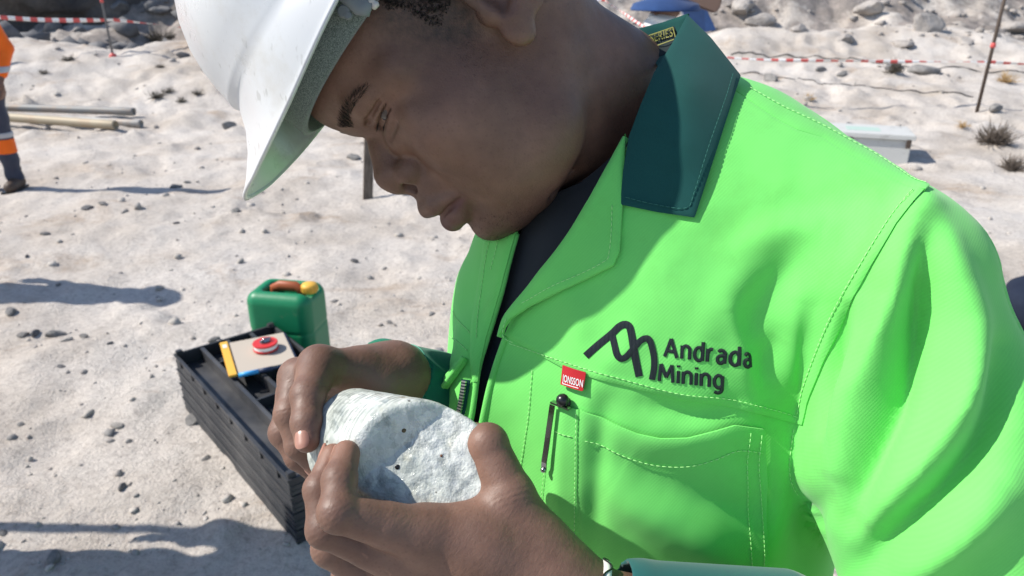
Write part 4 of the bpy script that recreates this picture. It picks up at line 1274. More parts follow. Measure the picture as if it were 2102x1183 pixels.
pen()

# ------------------------------------------------------------------ bracelet at the left wrist
def bracelet():
    a = (L_FORE - L_WRIST) / np.linalg.norm(L_FORE - L_WRIST); c = L_WRIST + a * 15
    u = np.cross(a, [0, 0, 1.0]); u /= np.linalg.norm(u); w = np.cross(a, u)
    base = empty('bracelet', Vector(q2w(c)))
    tag(base, 'white beaded bracelet with black cord on the wrist beside the teal cuff', 'bracelet')
    R = 24.2
    mb = MB(); th = np.linspace(0, 2 * math.pi, 49)[:-1]
    prof = [(-2.6, 0.0), (-2.2, 1.2), (0, 1.7), (2.2, 1.2), (2.6, 0.0), (0, -0.6)]
    V = []; m = len(prof)
    for t in th:
        for s, r in prof: V.append(c + a * s + (R + r) * (u * math.cos(t) + w * math.sin(t)))
    F = [(i * m + j, ((i + 1) % 48) * m + j, ((i + 1) % 48) * m + (j + 1) % m, i * m + (j + 1) % m) for i in range(48) for j in range(m)]
    mesh_np('band', q2w(np.array(V)), F, new_mat('white_beads', (0.78, 0.76, 0.72), 0.4), base)
    mb = MB()
    cord = [c + a * (2.2 * math.sin(9 * t)) + (R + 1.9) * (u * math.cos(t) + w * math.sin(t)) for t in np.linspace(0, 2 * math.pi, 160)]
    mb.tube(np.array(cord), 0.55, 5, False); mesh_np('cord', q2w(np.concatenate(mb.V)), mb.F, M_BLACKP, base)
bracelet()

# the core
core = mesh_np('drill_core', q2w(COV), COF, M_CORE)
tag(core, 'short white and grey drill core with a rough broken face, held in both hands', 'rock core')
_v = COV - CORE_C; _t2 = _v @ CORE_A; _rd = np.sqrt(np.maximum((_v ** 2).sum(1) - _t2 ** 2, 0))
set_attr(core, 'barrel', _t2 * 0.001); set_attr(core, 'side', np.clip((_rd - CORE_R + 1.2) / 1.0, 0, 1) * np.clip((-(_v @ _n0) + 9) / 5, 0, 1))
def spot(px, py, r, m):
    P = np.array([[px, py]], float); z = march(P, sdf_core, 340.0); q = Q(px, py, z[0])
    mb = MB(); mb.lathe([(r * max(1e-3, math.sin(t)), 0.5 * r * math.cos(t)) for t in np.linspace(math.pi, 0, 9)], c=q, n=12, R=np.stack([np.cross(_n0, [0, 1, 0]), [0, 1, 0], _n0], 1), close=False)
    mesh_np('mineral_spot', q2w(np.concatenate(mb.V)), mb.F, m, core)
spot(816, 959, 1.5, M_BLACKP); spot(829, 884, 1.3, new_mat('brown_mineral', (0.10, 0.07, 0.03), 0.6)); spot(906, 936, 0.8, new_mat('red_brown_mineral', (0.22, 0.10, 0.05), 0.6))
# ------------------------------------------------------------------ hair, brows, lashes
HQ = HV; HN = vnormals(HV, HFc); HPX = proj(HV)
if (HN * (HV - HV.mean(0))).sum() < 0: HN = -HN
def strands(name, curves, mat, parent, r=0.09, taper=True):
    """fine three-sided hairs, one joined mesh"""
    V, F, n = [], [], 0
    for c in curves:
        c = np.asarray(c); m = len(c); T = np.gradient(c, axis=0); T /= np.linalg.norm(T, axis=1)[:, None] + 1e-9
        a = np.array([0.3, 0.5, 0.8]); u = np.cross(T, a); u /= np.linalg.norm(u, axis=1)[:, None] + 1e-9; w = np.cross(T, u)
        rr = r * (np.linspace(1, 0.25, m) if taper else np.ones(m))
        ring = np.stack([c + rr[:, None] * (math.cos(t) * u + math.sin(t) * w) for t in (0, 2.094, 4.189)], 1).reshape(-1, 3)
        V.append(ring)
        i = np.arange(m - 1)[:, None] * 3; k = np.arange(3)[None]; k2 = (k + 1) % 3
        F.append(np.stack([i + k, i + k2, i + 3 + k2, i + 3 + k], -1).reshape(-1, 4) + n); n += 3 * m
    o = mesh_np(name, q2w(np.concatenate(V)), np.concatenate(F), mat, parent); o['kind'] = 'stuff'; return o
def mirror(q):
    h = q2h(q); h[..., 1] *= -1; return h2q(h)
def curl(p, n, L, rad, rng):
    a = rng.normal(size=3); a -= (a @ n) * n; a /= np.linalg.norm(a); b = np.cross(n, a)
    t = np.linspace(0, 1, 7); ph = rng.uniform(0, 6.28); tw = rng.uniform(4, 8)
    return p + n * (t * L)[:, None] * 0.75 + (a * np.cos(ph + tw * t)[:, None] + b * np.sin(ph + tw * t)[:, None]) * (rad * np.minimum(t * 2.5, 1))[:, None]
rg = np.random.default_rng(3)
HAIRP = [(700, -60), (778, 6), (795, 22), (830, 20), (855, 36), (885, 56), (908, 50), (918, 22), (925, 0), (985, -40), (1010, -140), (760, -200)]
vis = (HN * HQ).sum(1) < 0
c = np.where(vis & inside(HPX, HAIRP) & (q2h(HQ)[:, 1] > 30))[0]
pick = rg.choice(c, 3800, replace=len(c) < 3800)
cv = []
for i in pick:
    d = float(nearest(HPX[i:i + 1], HAIRP)[0][0]); k = min(1.0, 0.35 + d / 30)
    cv.append(curl(HQ[i] + rg.normal(size=3) * 0.4, HN[i], rg.uniform(2.0, 4.5) * k, rg.uniform(0.6, 1.4) * k, rg))
strands('hair', cv + [mirror(k) for k in cv[::8]], M_HAIR, person, 0.19)
# short stubble below the temple and on the chin
c = np.where(vis & inside(HPX, [(905, 45), (985, 20), (1010, 90), (990, 190), (935, 110)]))[0]
st = [curl(HQ[i], HN[i], rg.uniform(0.4, 1.1), 0.3, rg) for i in rg.choice(c, 350)]
hq = q2h(HQ); c = np.where(inside(HPX, [(960, 455), (1000, 440), (1100, 420), (1090, 470), (1060, 500), (990, 500)]))[0]
st += [curl(HQ[i], HN[i], rg.uniform(0.6, 2.4), 0.7, rg) for i in rg.choice(c, 420)]
strands('beard_stubble', st, M_HAIR, person, 0.055)
BROW = [(703, 262), (706, 235), (716, 205), (733, 186), (756, 175), (748, 190), (730, 212), (722, 240), (728, 262)]
c = np.where(vis & inside(HPX, BROW))[0]
cen = np.array([(716, 262), (714, 232), (724, 207), (740, 190), (757, 176)], float)
br = []
for i in rg.choice(c, 650):
    d, t, s_ = seg_dist(HPX[i:i + 1], cen)
    k = min(int(t[0] * 4), 3); dr = cen[k + 1] - cen[k]; dr /= np.linalg.norm(dr)
    dr = dr + np.array([-0.35, 0.1]) * (1 - t[0]) - np.array([dr[1], -dr[0]]) * s_[0] * 0.3
    v = np.array([dr[0], dr[1], 0.0]); v -= (v @ HN[i]) * HN[i]; v /= np.linalg.norm(v)
    L = rg.uniform(3.0, 6.0) * (1 - 0.4 * t[0]); tt = np.linspace(0, 1, 5)
    w = rg.normal(size=3) * 0.5
    br.append(HQ[i] + v * (tt * L)[:, None] + HN[i] * (0.1 + 0.9 * tt * (1 - tt) * 2)[:, None] + w * (tt ** 2)[:, None])
strands('eyebrow', br, M_HAIR, person, 0.085); strands('eyebrow', [mirror(k) for k in br], M_HAIR, person, 0.085)
def lashes(name, flip):
    cv = []
    path = [(EYE[0] + 10.5 - 0.135 * 18, 19, 33.4), (EYE[0] + 14.2 - 0.135 * 27, 27, 33.2), (EYE[0] + 14.0 - 0.135 * 35, 35, 33.4), (EYE[0] + 9.5 - 0.135 * 43, 43, 34.8), (EYE[0] + 5.5 - 0.135 * 46.5, 46.5, 35.4)]
    path = [(a + EYE_SH[0], b, c_ + EYE_SH[2]) for a, b, c_ in path]
    P = catmull(path, 11)
    for k in range(2, len(P) - 1):
        for rep in range(1):
            p = P[k] + rg.normal(size=3) * 0.25; y = (p[1] - 31) / 15
            d0 = np.array([0.80, 0.35 * y, -0.62]); d1 = np.array([0.9, 0.45 * y, -0.05])
            t = np.linspace(0, 1, 6)[:, None]; L = rg.uniform(3.5, 6.0)
            cc = p + L * (d0 * t + (d1 - d0) * t * t * 0.45)
            if flip: cc = cc * np.array([1, -1, 1])
            cv.append(h2q(cc))
    # lower lashes
    for k in range(4, len(P) - 3, 1):
        p = P[k] + np.array([-0.8, 0, -3.6]); y = (p[1] - 31) / 15; t = np.linspace(0, 1, 5)[:, None]; L = rg.uniform(1.8, 3.0)
        cc = p + L * (np.array([0.7, 0.4 * y, -0.6]) * t)
        if flip: cc = cc * np.array([1, -1, 1])
        cv.append(h2q(cc))
    strands(name, cv, M_LASH, person, 0.10)
lashes('eyelashes', False); lashes('eyelashes', True)

# ------------------------------------------------------------------ hard hat (head frame)
hat = empty('hard_hat', Vector(q2w(h2q(np.array([-5, 0, 70.0])))))
tag(hat, 'white hard hat with pointed peak on the bowed head of the man in green', 'hard hat')
NA = 128
def ringfun(front, fc, side, back):
    """radius about (-5,0) by angle; front corner fc given as (angle, radius)"""
    a = np.radians([-180, -130, -90, -fc[0], -22, 0, 22, fc[0], 90, 130, 180]); r = np.array([back, back * 0.93, side, fc[1], front * 0.40 + fc[1] * 0.60, front, front * 0.40 + fc[1] * 0.60, fc[1], side, back * 0.93, back])
    ph = np.linspace(-math.pi, math.pi, NA, endpoint=False)
    aa = np.concatenate([a - 2 * math.pi, a[1:], a[1:] + 2 * math.pi]); rr = np.concatenate([r, r[1:], r[1:]])
    out = np.interp(ph, aa, rr)
    k = np.hanning(11); k /= k.sum()
    return np.convolve(np.concatenate([out[-30:], out, out[:30]]), k, 'same')[30:-30]
_ph = np.linspace(-math.pi, math.pi, NA, endpoint=False); _cf = np.clip(np.cos(_ph), 0, 1)
RIM = ringfun(147, (46, 110), 104, 126)
RIM = RIM * (1 - 0.085 * np.exp(-((_ph + 0.75) / 0.42) ** 2)); CRE = ringfun(101, (45, 99), 91, 116)
RIMZ = 69 + 7 * _cf ** 8 + np.clip(0.15 * (128.0 - RIM * np.cos(_ph)), 0, 17.0); CREZ = 104 + 9 * _cf ** 2 + 5 * (1 - _cf)
def ring(r, z): return np.stack([-5 + r * np.cos(_ph), r * np.sin(_ph), z if np.ndim(z) else np.full(NA, z)], -1)
def hat_rings(inset):
    R_ = [ring(RIM - inset * 0.3, RIMZ + (0 if inset == 0 else 0.8))]
    for k in (0.06, 0.12, 0.35, 0.6, 0.85, 0.95):
        e = k ** 0.9
        bow = 1.6 * math.sin(math.pi * k) - 9.0 * math.sin(math.pi * min(1, k * 0.95)) ** 0.8 * _cf ** 7
        R_.append(ring(RIM + (CRE - RIM) * e + bow - inset, RIMZ + (CREZ - RIMZ) * k - inset * 0.2))
    for th in (0.02, 0.05, 0.1, 0.18, 0.3, 0.45, 0.62, 0.8, 0.98, 1.15, 1.3, 1.42, 1.52):
        f = math.cos(th); s = math.sin(th)
        stp = 1.6 * math.exp(-((th - 0.02) / 0.05) ** 2)
        R_.append(ring((CRE - 1.5 + stp) * f - inset * f, CREZ + (206 - CREZ) * s - inset * s))
    return R_
def loft(rs):
    n = len(rs); V = np.concatenate(rs + [rs[-1].mean(0)[None]])
    i = np.arange(n - 1)[:, None] * NA; k = np.arange(NA)[None]; k2 = (k + 1) % NA
    F = [tuple(f) for f in np.stack([i + k, i + k2, i + NA + k2, i + NA + k], -1).reshape(-1, 4)]
    F += [((n - 1) * NA + a, (n - 1) * NA + (a + 1) % NA, n * NA) for a in range(NA)]
    return V, F
o_ = hat_rings(0); i_ = hat_rings(2.6)
lip0 = ring(RIM + 1.0, RIMZ - 1.6); lip1 = ring(RIM - 1.8, RIMZ - 2.2); lip2 = ring(RIM - 2.4, RIMZ - 0.4)
Vo, Fo = loft([i_[0] * 0 + lip2, lip1, lip0] + o_)
Vi, Fi = loft([lip2] + i_[1:])
nV = len(Vo); V = np.concatenate([Vo, Vi]); F = Fo + [tuple(reversed([q + nV for q in f])) for f in Fi]
shell = mesh_np('shell', q2w(h2q(V)), F, M_HAT, hat)
# headband and its fittings
def band(name, rx, ry, z0, z1, th, mat, x0=-18):
    V = []; n = 72
    for t in np.linspace(0, 2 * math.pi, n, endpoint=False):
        for r, z in ((0, z0), (th, z0 + 1), (th, z1), (0, z1)):
            V.append((x0 + (rx + r) * math.cos(t), (ry + r) * math.sin(t), z))
    F = [(i * 4 + j, ((i + 1) % n) * 4 + j, ((i + 1) % n) * 4 + (j + 1) % 4, i * 4 + (j + 1) % 4) for i in range(n) for j in range(4)]
    return mesh_np(name, q2w(h2q(np.array(V))), F, mat, hat)
band('headband', 95, 80.5, 71, 104, 4.5, M_BAND)
band('headband_strap', 99.8, 85.3, 88, 106, 1.6, M_GREYP)
def knob(name, px, py, lat, r, h, mat, par=hat):
    p = Hpx(px, py, lat); mb = MB(); nrm = np.array([0.25, 0.96, 0.05]); nrm /= np.linalg.norm(nrm)
    u = np.cross(nrm, [1, 0, 0]); u /= np.linalg.norm(u); w = np.cross(nrm, u)
    mb.lathe([(r, 0), (r, h * 0.6), (r * 0.75, h), (r * 0.3, h)], c=p, n=18, R=np.stack([u, w, nrm], 1)); return mesh_np(name, q2w(h2q(np.concatenate(mb.V))), mb.F, mat, par, smooth=False)
knob('rivet', 706, 24, 86, 3.6, 2.2, M_GREYP); knob('rivet', 716, 33, 86, 2.2, 2.6, M_GREYP)
p0 = Hpx(742, 12, 88); mb = MB(); mb.tube(np.array([p0 + np.array([-2, 0, -5]), p0, p0 + np.array([0, 0, 14]), p0 + np.array([3, 2, 32])]), [4.5, 6.0, 5.5, 5.0], 14, flat=0.45, up=(0, 1, 0))
mesh_np('slot_clip', q2w(h2q(np.concatenate(mb.V))), mb.F, M_GREYP, hat)
mb = MB(); pp = [Hpx(758 + 4 * k, -1 + 4.2 * k, 88) for k in range(5)]
mb.tube(np.array(pp), [2.0, 2.6, 1.9, 2.6, 1.8], 10); mesh_np('chin_strap_end', q2w(h2q(np.concatenate(mb.V))), mb.F, new_mat('pale_cord', (0.5, 0.49, 0.45), 0.7), hat)
# ------------------------------------------------------------------ things on the ground
def ico(sub):
    bm = bmesh.new(); bmesh.ops.create_icosphere(bm, subdivisions=sub, radius=1.0)
    V = np.array([v.co[:] for v in bm.verts]); F = [tuple(v.index for v in f.verts) for f in bm.faces]; bm.free(); return V, F
def stone_mesh(seed, sub=3, sharp=True):
    V, F = ico(sub); rg_ = np.random.default_rng(seed)
    d = np.ones(len(V))
    for k in range(9):                                   # planes that knap the lump into facets
        n = rg_.normal(size=3); n /= np.linalg.norm(n); c = rg_.uniform(0.55, 0.9)
        t = V @ n; d = np.where(t > 1e-3, np.minimum(d, c / np.maximum(t, 1e-3)), d)
    V = V * d[:, None] * (1 + 0.06 * vnoise(V, 0.5, seed, 3))[:, None] * np.array([1.0, rg_.uniform(0.6, 0.9), rg_.uniform(0.45, 0.7)])
    me = bpy.data.meshes.new('stone_%d' % seed); me.from_pydata([tuple(v) for v in V], [], F); me.update(); return me
def mat_stone(name, c0, c1):
    m = new_mat(name, c0, 0.9, 0.25); t = NT(m)
    t.color(t.ramp(t.noise(2.2, 5, 0.7), [(0.35, c0), (0.65, c1)])); t.bump(t.noise(6, 5, 0.7), 0.6, 0.03); return m
M_STD = mat_stone('dark_stone', (0.11, 0.11, 0.115), (0.21, 0.205, 0.205))
M_STM = mat_stone('grey_stone', (0.17, 0.165, 0.16), (0.30, 0.285, 0.27))
M_STL = mat_stone('pale_stone', (0.38, 0.35, 0.31), (0.50, 0.46, 0.42))
STM = {}
M_STG = mat_stone('pink_grey_stone', (0.27, 0.245, 0.225), (0.42, 0.385, 0.355))
for nm, m in (('d', M_STD), ('m', M_STM), ('l', M_STL), ('g', M_STG)):
    STM[nm] = []
    for k in range(5):
        me = stone_mesh(k + 10); me.materials.append(m); STM[nm].append(me)
STONES = [  # px, py, width px, tone, label
    (376, 116, 28, 'd', 'dark stone high on the sand bank just left of the hat'), (146, 121, 14, 'd', 'small dark stone on the bank above the steel pipes'),
    (424, 146, 20, 'd', 'dark stone on the bank touching the edge of the hat'), (360, 385, 24, 'm', 'grey stone lying in the worker\'s long shadow'),
    (385, 375, 14, 'm', 'small grey stone just past the middle of the long shadow'), (210, 420, 22, 'm', 'grey stone right below the long shadow, beside a pale chip'),
    (178, 428, 26, 'd', 'dark stone below the boots\' shadow, left of a grey stone'), (284, 428, 28, 'l', 'pale flat stone below the worker\'s long shadow'),
    (484, 434, 26, 'm', 'flat grey stone below the tip of the hat'), (361, 459, 15, 'd', 'small dark stone alone on the sand under the hat'),
    (93, 482, 20, 'm', 'low grey stone between the two wide shadows'), (256, 436, 18, 'm', 'grey chip left of the pale flat stone'),
    (55, 527, 12, 'd', 'tiny dark stone just above the lower wide shadow'), (120, 585, 14, 'm', 'grey stone inside the lower wide shadow'),
    (328, 592, 22, 'l', 'pale pointed stone at the tip of the lower wide shadow'), (22, 643, 36, 'm', 'broad grey stone at the left border of the photo'),
    (46, 688, 26, 'm', 'grey stone leftmost in the row of three'), (72, 688, 26, 'd', 'dark stone in the middle of the row of three'),
    (114, 688, 36, 'm', 'largest grey stone at the end of the row of three'), (135, 700, 26, 'l', 'pale stone against the largest of the row'),
    (226, 706, 14, 'd', 'small dark stone on open sand left of the trays'), (126, 753, 17, 'd', 'dark stone on open sand below the row of three'),
    (172, 693, 20, 'm', 'flat grey stone right of the row of three'), (380, 763, 24, 'm', 'grey stone against the upper end of the tray stack'),
    (396, 865, 36, 'm', 'angular grey stone against the long side of the trays'), (440, 700, 26, 'm', 'grey stone behind the far corner of the trays'),
    (422, 942, 20, 'm', 'grey stone near the middle of the long tray side'), (250, 1004, 28, 'm', 'flat grey stone above the thin shadow'),
    (43, 872, 18, 'm', 'flat stone on the left sand beside the brown patch'), (240, 875, 28, 'l', 'pale stone left of the tray stack'),
    (110, 1150, 44, 'm', 'large flat grey stone at the lower left corner'), (8, 1095, 20, 'd', 'dark stone at the left border near the bottom'),
    (728, 538, 18, 'd', 'dark stone on the sand below the chin'), (790, 552, 14, 'm', 'small grey stone left of the green jacket front'),
    (686, 620, 16, 'm', 'brown stone just right of the green canister'), (800, 664, 18, 'm', 'grey stone above the dark green cuff'),
    (650, 190, 40, 'm', 'grey stone at the foot of the bank under the forehead'), (470, 262, 30, 'm', 'brown-grey stone at the foot of the bank by the peak'),
    (725, 325, 30, 'm', 'grey stone behind the bridge of the nose'), (830, 398, 16, 'd', 'dark stone near the upper lip, beside the stake'),
    (1684, 145, 26, 'm', 'grey stone under the tape right of the collar'), (1728, 153, 24, 'm', 'grey stone next to a similar one under the tape'),
    (1580, 166, 36, 'm', 'low brown-grey stone just right of the collar'), (1835, 140, 44, 'd', 'dark stone beside the grey slab under the tape'),
    (1895, 150, 60, 'm', 'long grey slab lying on the sand under the tape'), (2044, 226, 40, 'm', 'grey slab at the foot of the right pole'),
    (1745, 256, 16, 'd', 'small dark stone above the white box'), (1660, 207, 22, 'l', 'pale stone above the shoulder seam'),
    (1735, 85, 46, 'm', 'grey rock on the far bank above the white mound'), (1850, 95, 50, 'l', 'pale rock on the end of the white mound'),
    (1560, 50, 60, 'm', 'big grey rock on the far bank right of the collar point'), (1640, 62, 44, 'm', 'grey rock on the far bank between two bigger ones'),
    (1900, 60, 70, 'l', 'wide pale rock on the far bank near the pole'), (1980, 90, 44, 'm', 'grey rock on the far bank left of the right pole'),
    (2080, 60, 60, 'm', 'grey-brown rock on the far bank at the right border'), (1520, 22, 70, 'm', 'grey rock at the top edge beside the brown bag'),
    (1780, 20, 60, 'm', 'grey rock at the top edge over the white mound'), (100, 24, 60, 'd', 'dark rock in the shaded bank at the top left'),
    (250, 18, 52, 'd', 'dark rock behind the left pole'), (330, 24, 44, 'd', 'dark rock between the left pole and the hat'), (25, 18, 56, 'd', 'dark rock in the top left corner'),
]
for k, (px, py, w, tone, lab) in enumerate(STONES):
    if px > 1400 and py < 100: tone = 'g'
    p, dist = hit(px, py)
    s = w / FPX * dist * 0.56
    o = bpy.data.objects.new('stone', STM[tone][k % 5]); COL.objects.link(o)
    big = w >= 60
    o.scale = (s, s * (0.9 if not big else 1.1), s * (0.9 if not big else 1.0)); o.rotation_euler = (random.uniform(-.15, .15), random.uniform(-.15, .15), random.uniform(0, 6.28))
    o.location = p + Vector((0, 0.0, s * 0.12))
    tag(o, lab, 'stone', 'loose stones on the sand')
# gravel
def scatter(name, n, fn, seed, mat, smin_, smax_):
    V0, F0 = ico(1); F0 = np.array(F0); rg_ = np.random.default_rng(seed); V = []; F = []; c = 0
    x, y = fn(rg_, n); z = height(x, y)
    s = smin_ + (smax_ - smin_) * rg_.random(n) ** 4
    for i in range(n):
        v = V0 * (1 + 0.35 * rg_.normal(size=(len(V0), 1))).clip(.6, 1.4) * np.array([1, rg_.uniform(.6, 1), rg_.uniform(.4, .8)]) * s[i]
        a = rg_.uniform(0, 6.28); R = np.array([[math.cos(a), -math.sin(a), 0], [math.sin(a), math.cos(a), 0], [0, 0, 1]])
        V.append(v @ R.T + np.array([x[i], y[i], z[i] + s[i] * 0.15])); F.append(F0 + c); c += len(V0)
    o = mesh_np(name, np.concatenate(V), np.concatenate(F), mat, smooth=False); tag(o, kind='stuff'); return o
def polar(a0, a1, r0, r1, e=1.0):
    def f(rg_, n):
        a = np.radians(rg_.uniform(a0, a1, n)); r = r0 * (r1 / r0) ** (rg_.random(n) ** e); return r * np.sin(a), r * np.cos(a)
    return f
scatter('gravel', 700, polar(-48, 8, 1.6, 9, 1.0), 21, M_STG, 0.003, 0.018)
scatter('gravel', 380, polar(-46, 44, 7, 17, 0.8), 22, M_STG, 0.01, 0.06)
scatter('gravel', 140, polar(-48, 44, 2.5, 15, 1.0), 23, M_STM, 0.004, 0.03)
scatter('gravel', 900, polar(-48, 42, 2.0, 14, 1.0), 24, M_STL, 0.006, 0.04)
scatter('rubble', 1500, polar(-20, 44, 15.2, 25, 0.8), 25, M_STG, 0.03, 0.12)
scatter('rubble', 500, polar(-48, -14, 15.0, 22, 0.8), 26, M_STD, 0.05, 0.34)

# shaded rock face at the back left
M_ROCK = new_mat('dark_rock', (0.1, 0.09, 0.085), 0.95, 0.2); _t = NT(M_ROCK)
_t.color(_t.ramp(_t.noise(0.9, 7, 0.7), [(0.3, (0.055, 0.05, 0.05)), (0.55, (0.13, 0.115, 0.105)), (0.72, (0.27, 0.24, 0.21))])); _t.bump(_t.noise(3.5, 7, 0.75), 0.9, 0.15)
gu, gv = np.meshgrid(np.linspace(0, 1, 190), np.linspace(0, 1, 44), indexing='ij')
bx = -19 + 14.5 * gu; by = 16.6 + 0.8 * np.sin(gu * 9) + 1.2 * gu ** 3; bz0 = height(bx.ravel(), by.ravel()).reshape(bx.shape)
hh = 2.6 * (1 - sstep(gu, 0.72, 1.0) * 0.85)
P = np.stack([bx, by + 0.7 * gv ** 2 * 2, bz0 - 0.5 + (hh + 0.5) * np.sin(gv * 1.45)], -1).reshape(-1, 3)
nse = vnoise(P * np.array([1, 1, 1.6]), 1.1, 31, 4)
P[:, 1] -= 0.38 * nse; P[:, 2] += 0.16 * vnoise(P, 0.7, 32, 3)
idx = np.arange(190 * 44).reshape(190, 44)
RF = np.stack([idx[:-1, :-1], idx[1:, :-1], idx[1:, 1:], idx[:-1, 1:]], -1).reshape(-1, 4)
back = P.copy(); back[:, 1] += 2.5; back[:, 2] = np.minimum(back[:, 2], P[:, 2])
Vr, Fr = solid(P, back, RF)
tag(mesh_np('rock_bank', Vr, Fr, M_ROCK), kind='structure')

# ------------------------------------------------------------------ barrier poles and tape
M_POLE = new_mat('rusty_steel_bar', (0.10, 0.075, 0.06), 0.7, 0.3, 0.3)
M_TRED = new_mat('red_tape', (0.60, 0.10, 0.09), 0.45, 0.4); M_TWHITE = new_mat('white_tape', (0.80, 0.78, 0.76), 0.45, 0.4)
M_GPOLE = new_mat('grey_steel_bar', (0.16, 0.16, 0.165), 0.6, 0.3, 0.3)
def pole(px, py, top, lean, r, mat, label, foot=None):
    p, dist = hit(px, py); e = empty('barrier_pole', p); tag(e, label, 'pole', 'poles that hold the barrier tape')
    mb = MB(); mb.tube(np.array([[0, 0, -0.15], [lean * 0.5, 0, top * 0.5], [lean, 0, top]]), r, 10); mb.build('bar', mat, e, True, True)
    mb = MB(); mb.lathe([(r * 1.0, -0.03), (r * 1.5, -0.02), (r * 1.4, 0.02), (r * 1.0, 0.03)], c=(lean * 0.42, 0, top * 0.42), n=10); mb.build('tape_knot', M_TRED, e, True, True)
    if foot:
        mb = MB(); mb.lathe([(0.0, 0.06), (0.05, 0.03), (0.07, -0.04)], n=8); mb.build('base_marker', M_TRED, e, True, True)
    return p, dist
pl, dl = pole(232, 116, 1.9, 0.0, 0.017, M_GPOLE, 'thin grey pole standing on the sand bank left of the hat', True)
pr, dr_ = pole(2005, 231, 1.9, 0.0, 0.021, M_POLE, 'rusty brown pole standing right of the man in green')
def tape(label, pts, wid, seg, twist):
    P = catmull(pts, 24); L = np.concatenate([[0], np.cumsum(np.linalg.norm(np.diff(P, axis=0), axis=1))])
    n = max(int(L[-1] / 0.045), 8); Q_ = np.stack([np.interp(np.linspace(0, L[-1], n), L, P[:, k]) for k in range(3)], -1)
    V = []
    for i in range(n):
        a = twist * math.sin(i * 0.11) + 0.4 * math.sin(i * 0.031); T = Q_[min(i + 1, n - 1)] - Q_[max(i - 1, 0)]; T /= np.linalg.norm(T)
        u = np.array([0, 0, 1.0]); s = np.cross(T, u); s /= np.linalg.norm(s); w = u * math.cos(a) + s * math.sin(a)
        for sg, th in ((-1, -1), (1, -1), (1, 1), (-1, 1)): V.append(Q_[i] + w * wid * 0.5 * sg + s * math.cos(a) * 0.0008 * th)
    F = [(i * 4 + j, (i + 1) * 4 + j, (i + 1) * 4 + (j + 1) % 4, i * 4 + (j + 1) % 4) for i in range(n - 1) for j in range(4)]
    o = mesh_np('barrier_tape', np.array(V), F, [M_TRED, M_TWHITE]); o.data.polygons.foreach_set('material_index', [((i // 4) // seg) % 2 for i in range(len(F))])
    tag(o, label, 'barrier tape', 'red and white barrier tapes'); return o
def alongray(px, py, dist):
    r = (px - PW / 2) / FPX * RIGHT + (py - PH / 2) / FPX * DOWN + FWD; return CAMP + r * dist
tape('red and white tape running left of the thin grey pole', [alongray(-260, 14, dl * 0.9), alongray(0, 36, dl * 0.95), alongray(120, 42, dl * 0.98), alongray(233, 41, dl)], 0.06, 2, 0.7)
tape('red and white tape running from the thin grey pole to behind the hat', [alongray(233, 41, dl), alongray(320, 50, dl * 1.02), alongray(420, 58, dl * 1.03), alongray(700, 50, dl * 1.05), alongray(1240, 0, dl * 1.1)], 0.05, 2, 1.3)
tape('red and white tape running from the collar to the rusty pole', [alongray(1240, 0, dl * 1.1), alongray(1380, 90, dr_ * 1.03), alongray(1500, 119, dr_ * 1.02), alongray(1780, 126, dr_ * 1.0), alongray(2028, 127, dr_)], 0.04, 2, 1.2)
tape('red and white tape running right of the rusty pole', [alongray(2028, 127, dr_), alongray(2102, 132, dr_ * 1.0), alongray(2400, 150, dr_ * 1.02)], 0.04, 2, 1.0)
# thin black streaks laid on the sand
def lay(name, label, cat, pxs, r, mat, group=None):
    pts = []
    for px, py in pxs: pts.append(hit(px, py)[0])
    P = catmull(np.array([p[:] for p in pts]), 14); P[:, 2] = height(P[:, 0], P[:, 1]) + r * 0.8
    mb = MB(); mb.tube(P, r, 8); return tag(mb.build(name, mat, None, True), label, cat, group)
M_RUB = new_mat('black_rubber', (0.03, 0.03, 0.032), 0.6)
lay('streak', 'black streak lying along the foot of the white mound by the collar', 'streak', [(1500, 113), (1600, 116), (1700, 122), (1790, 130), (1900, 139), (2102, 150)], 0.009, M_RUB, 'black streaks on the sand')  # thin dark tube laid along a dark line on the sand
lay('streak', 'black streak lying across the sand from the collar to the rusty pole', 'streak', [(1520, 152), (1600, 160), (1700, 174), (1800, 182), (1900, 193), (1998, 201)], 0.008, M_RUB, 'black streaks on the sand')  # second thin dark tube, laid the same way

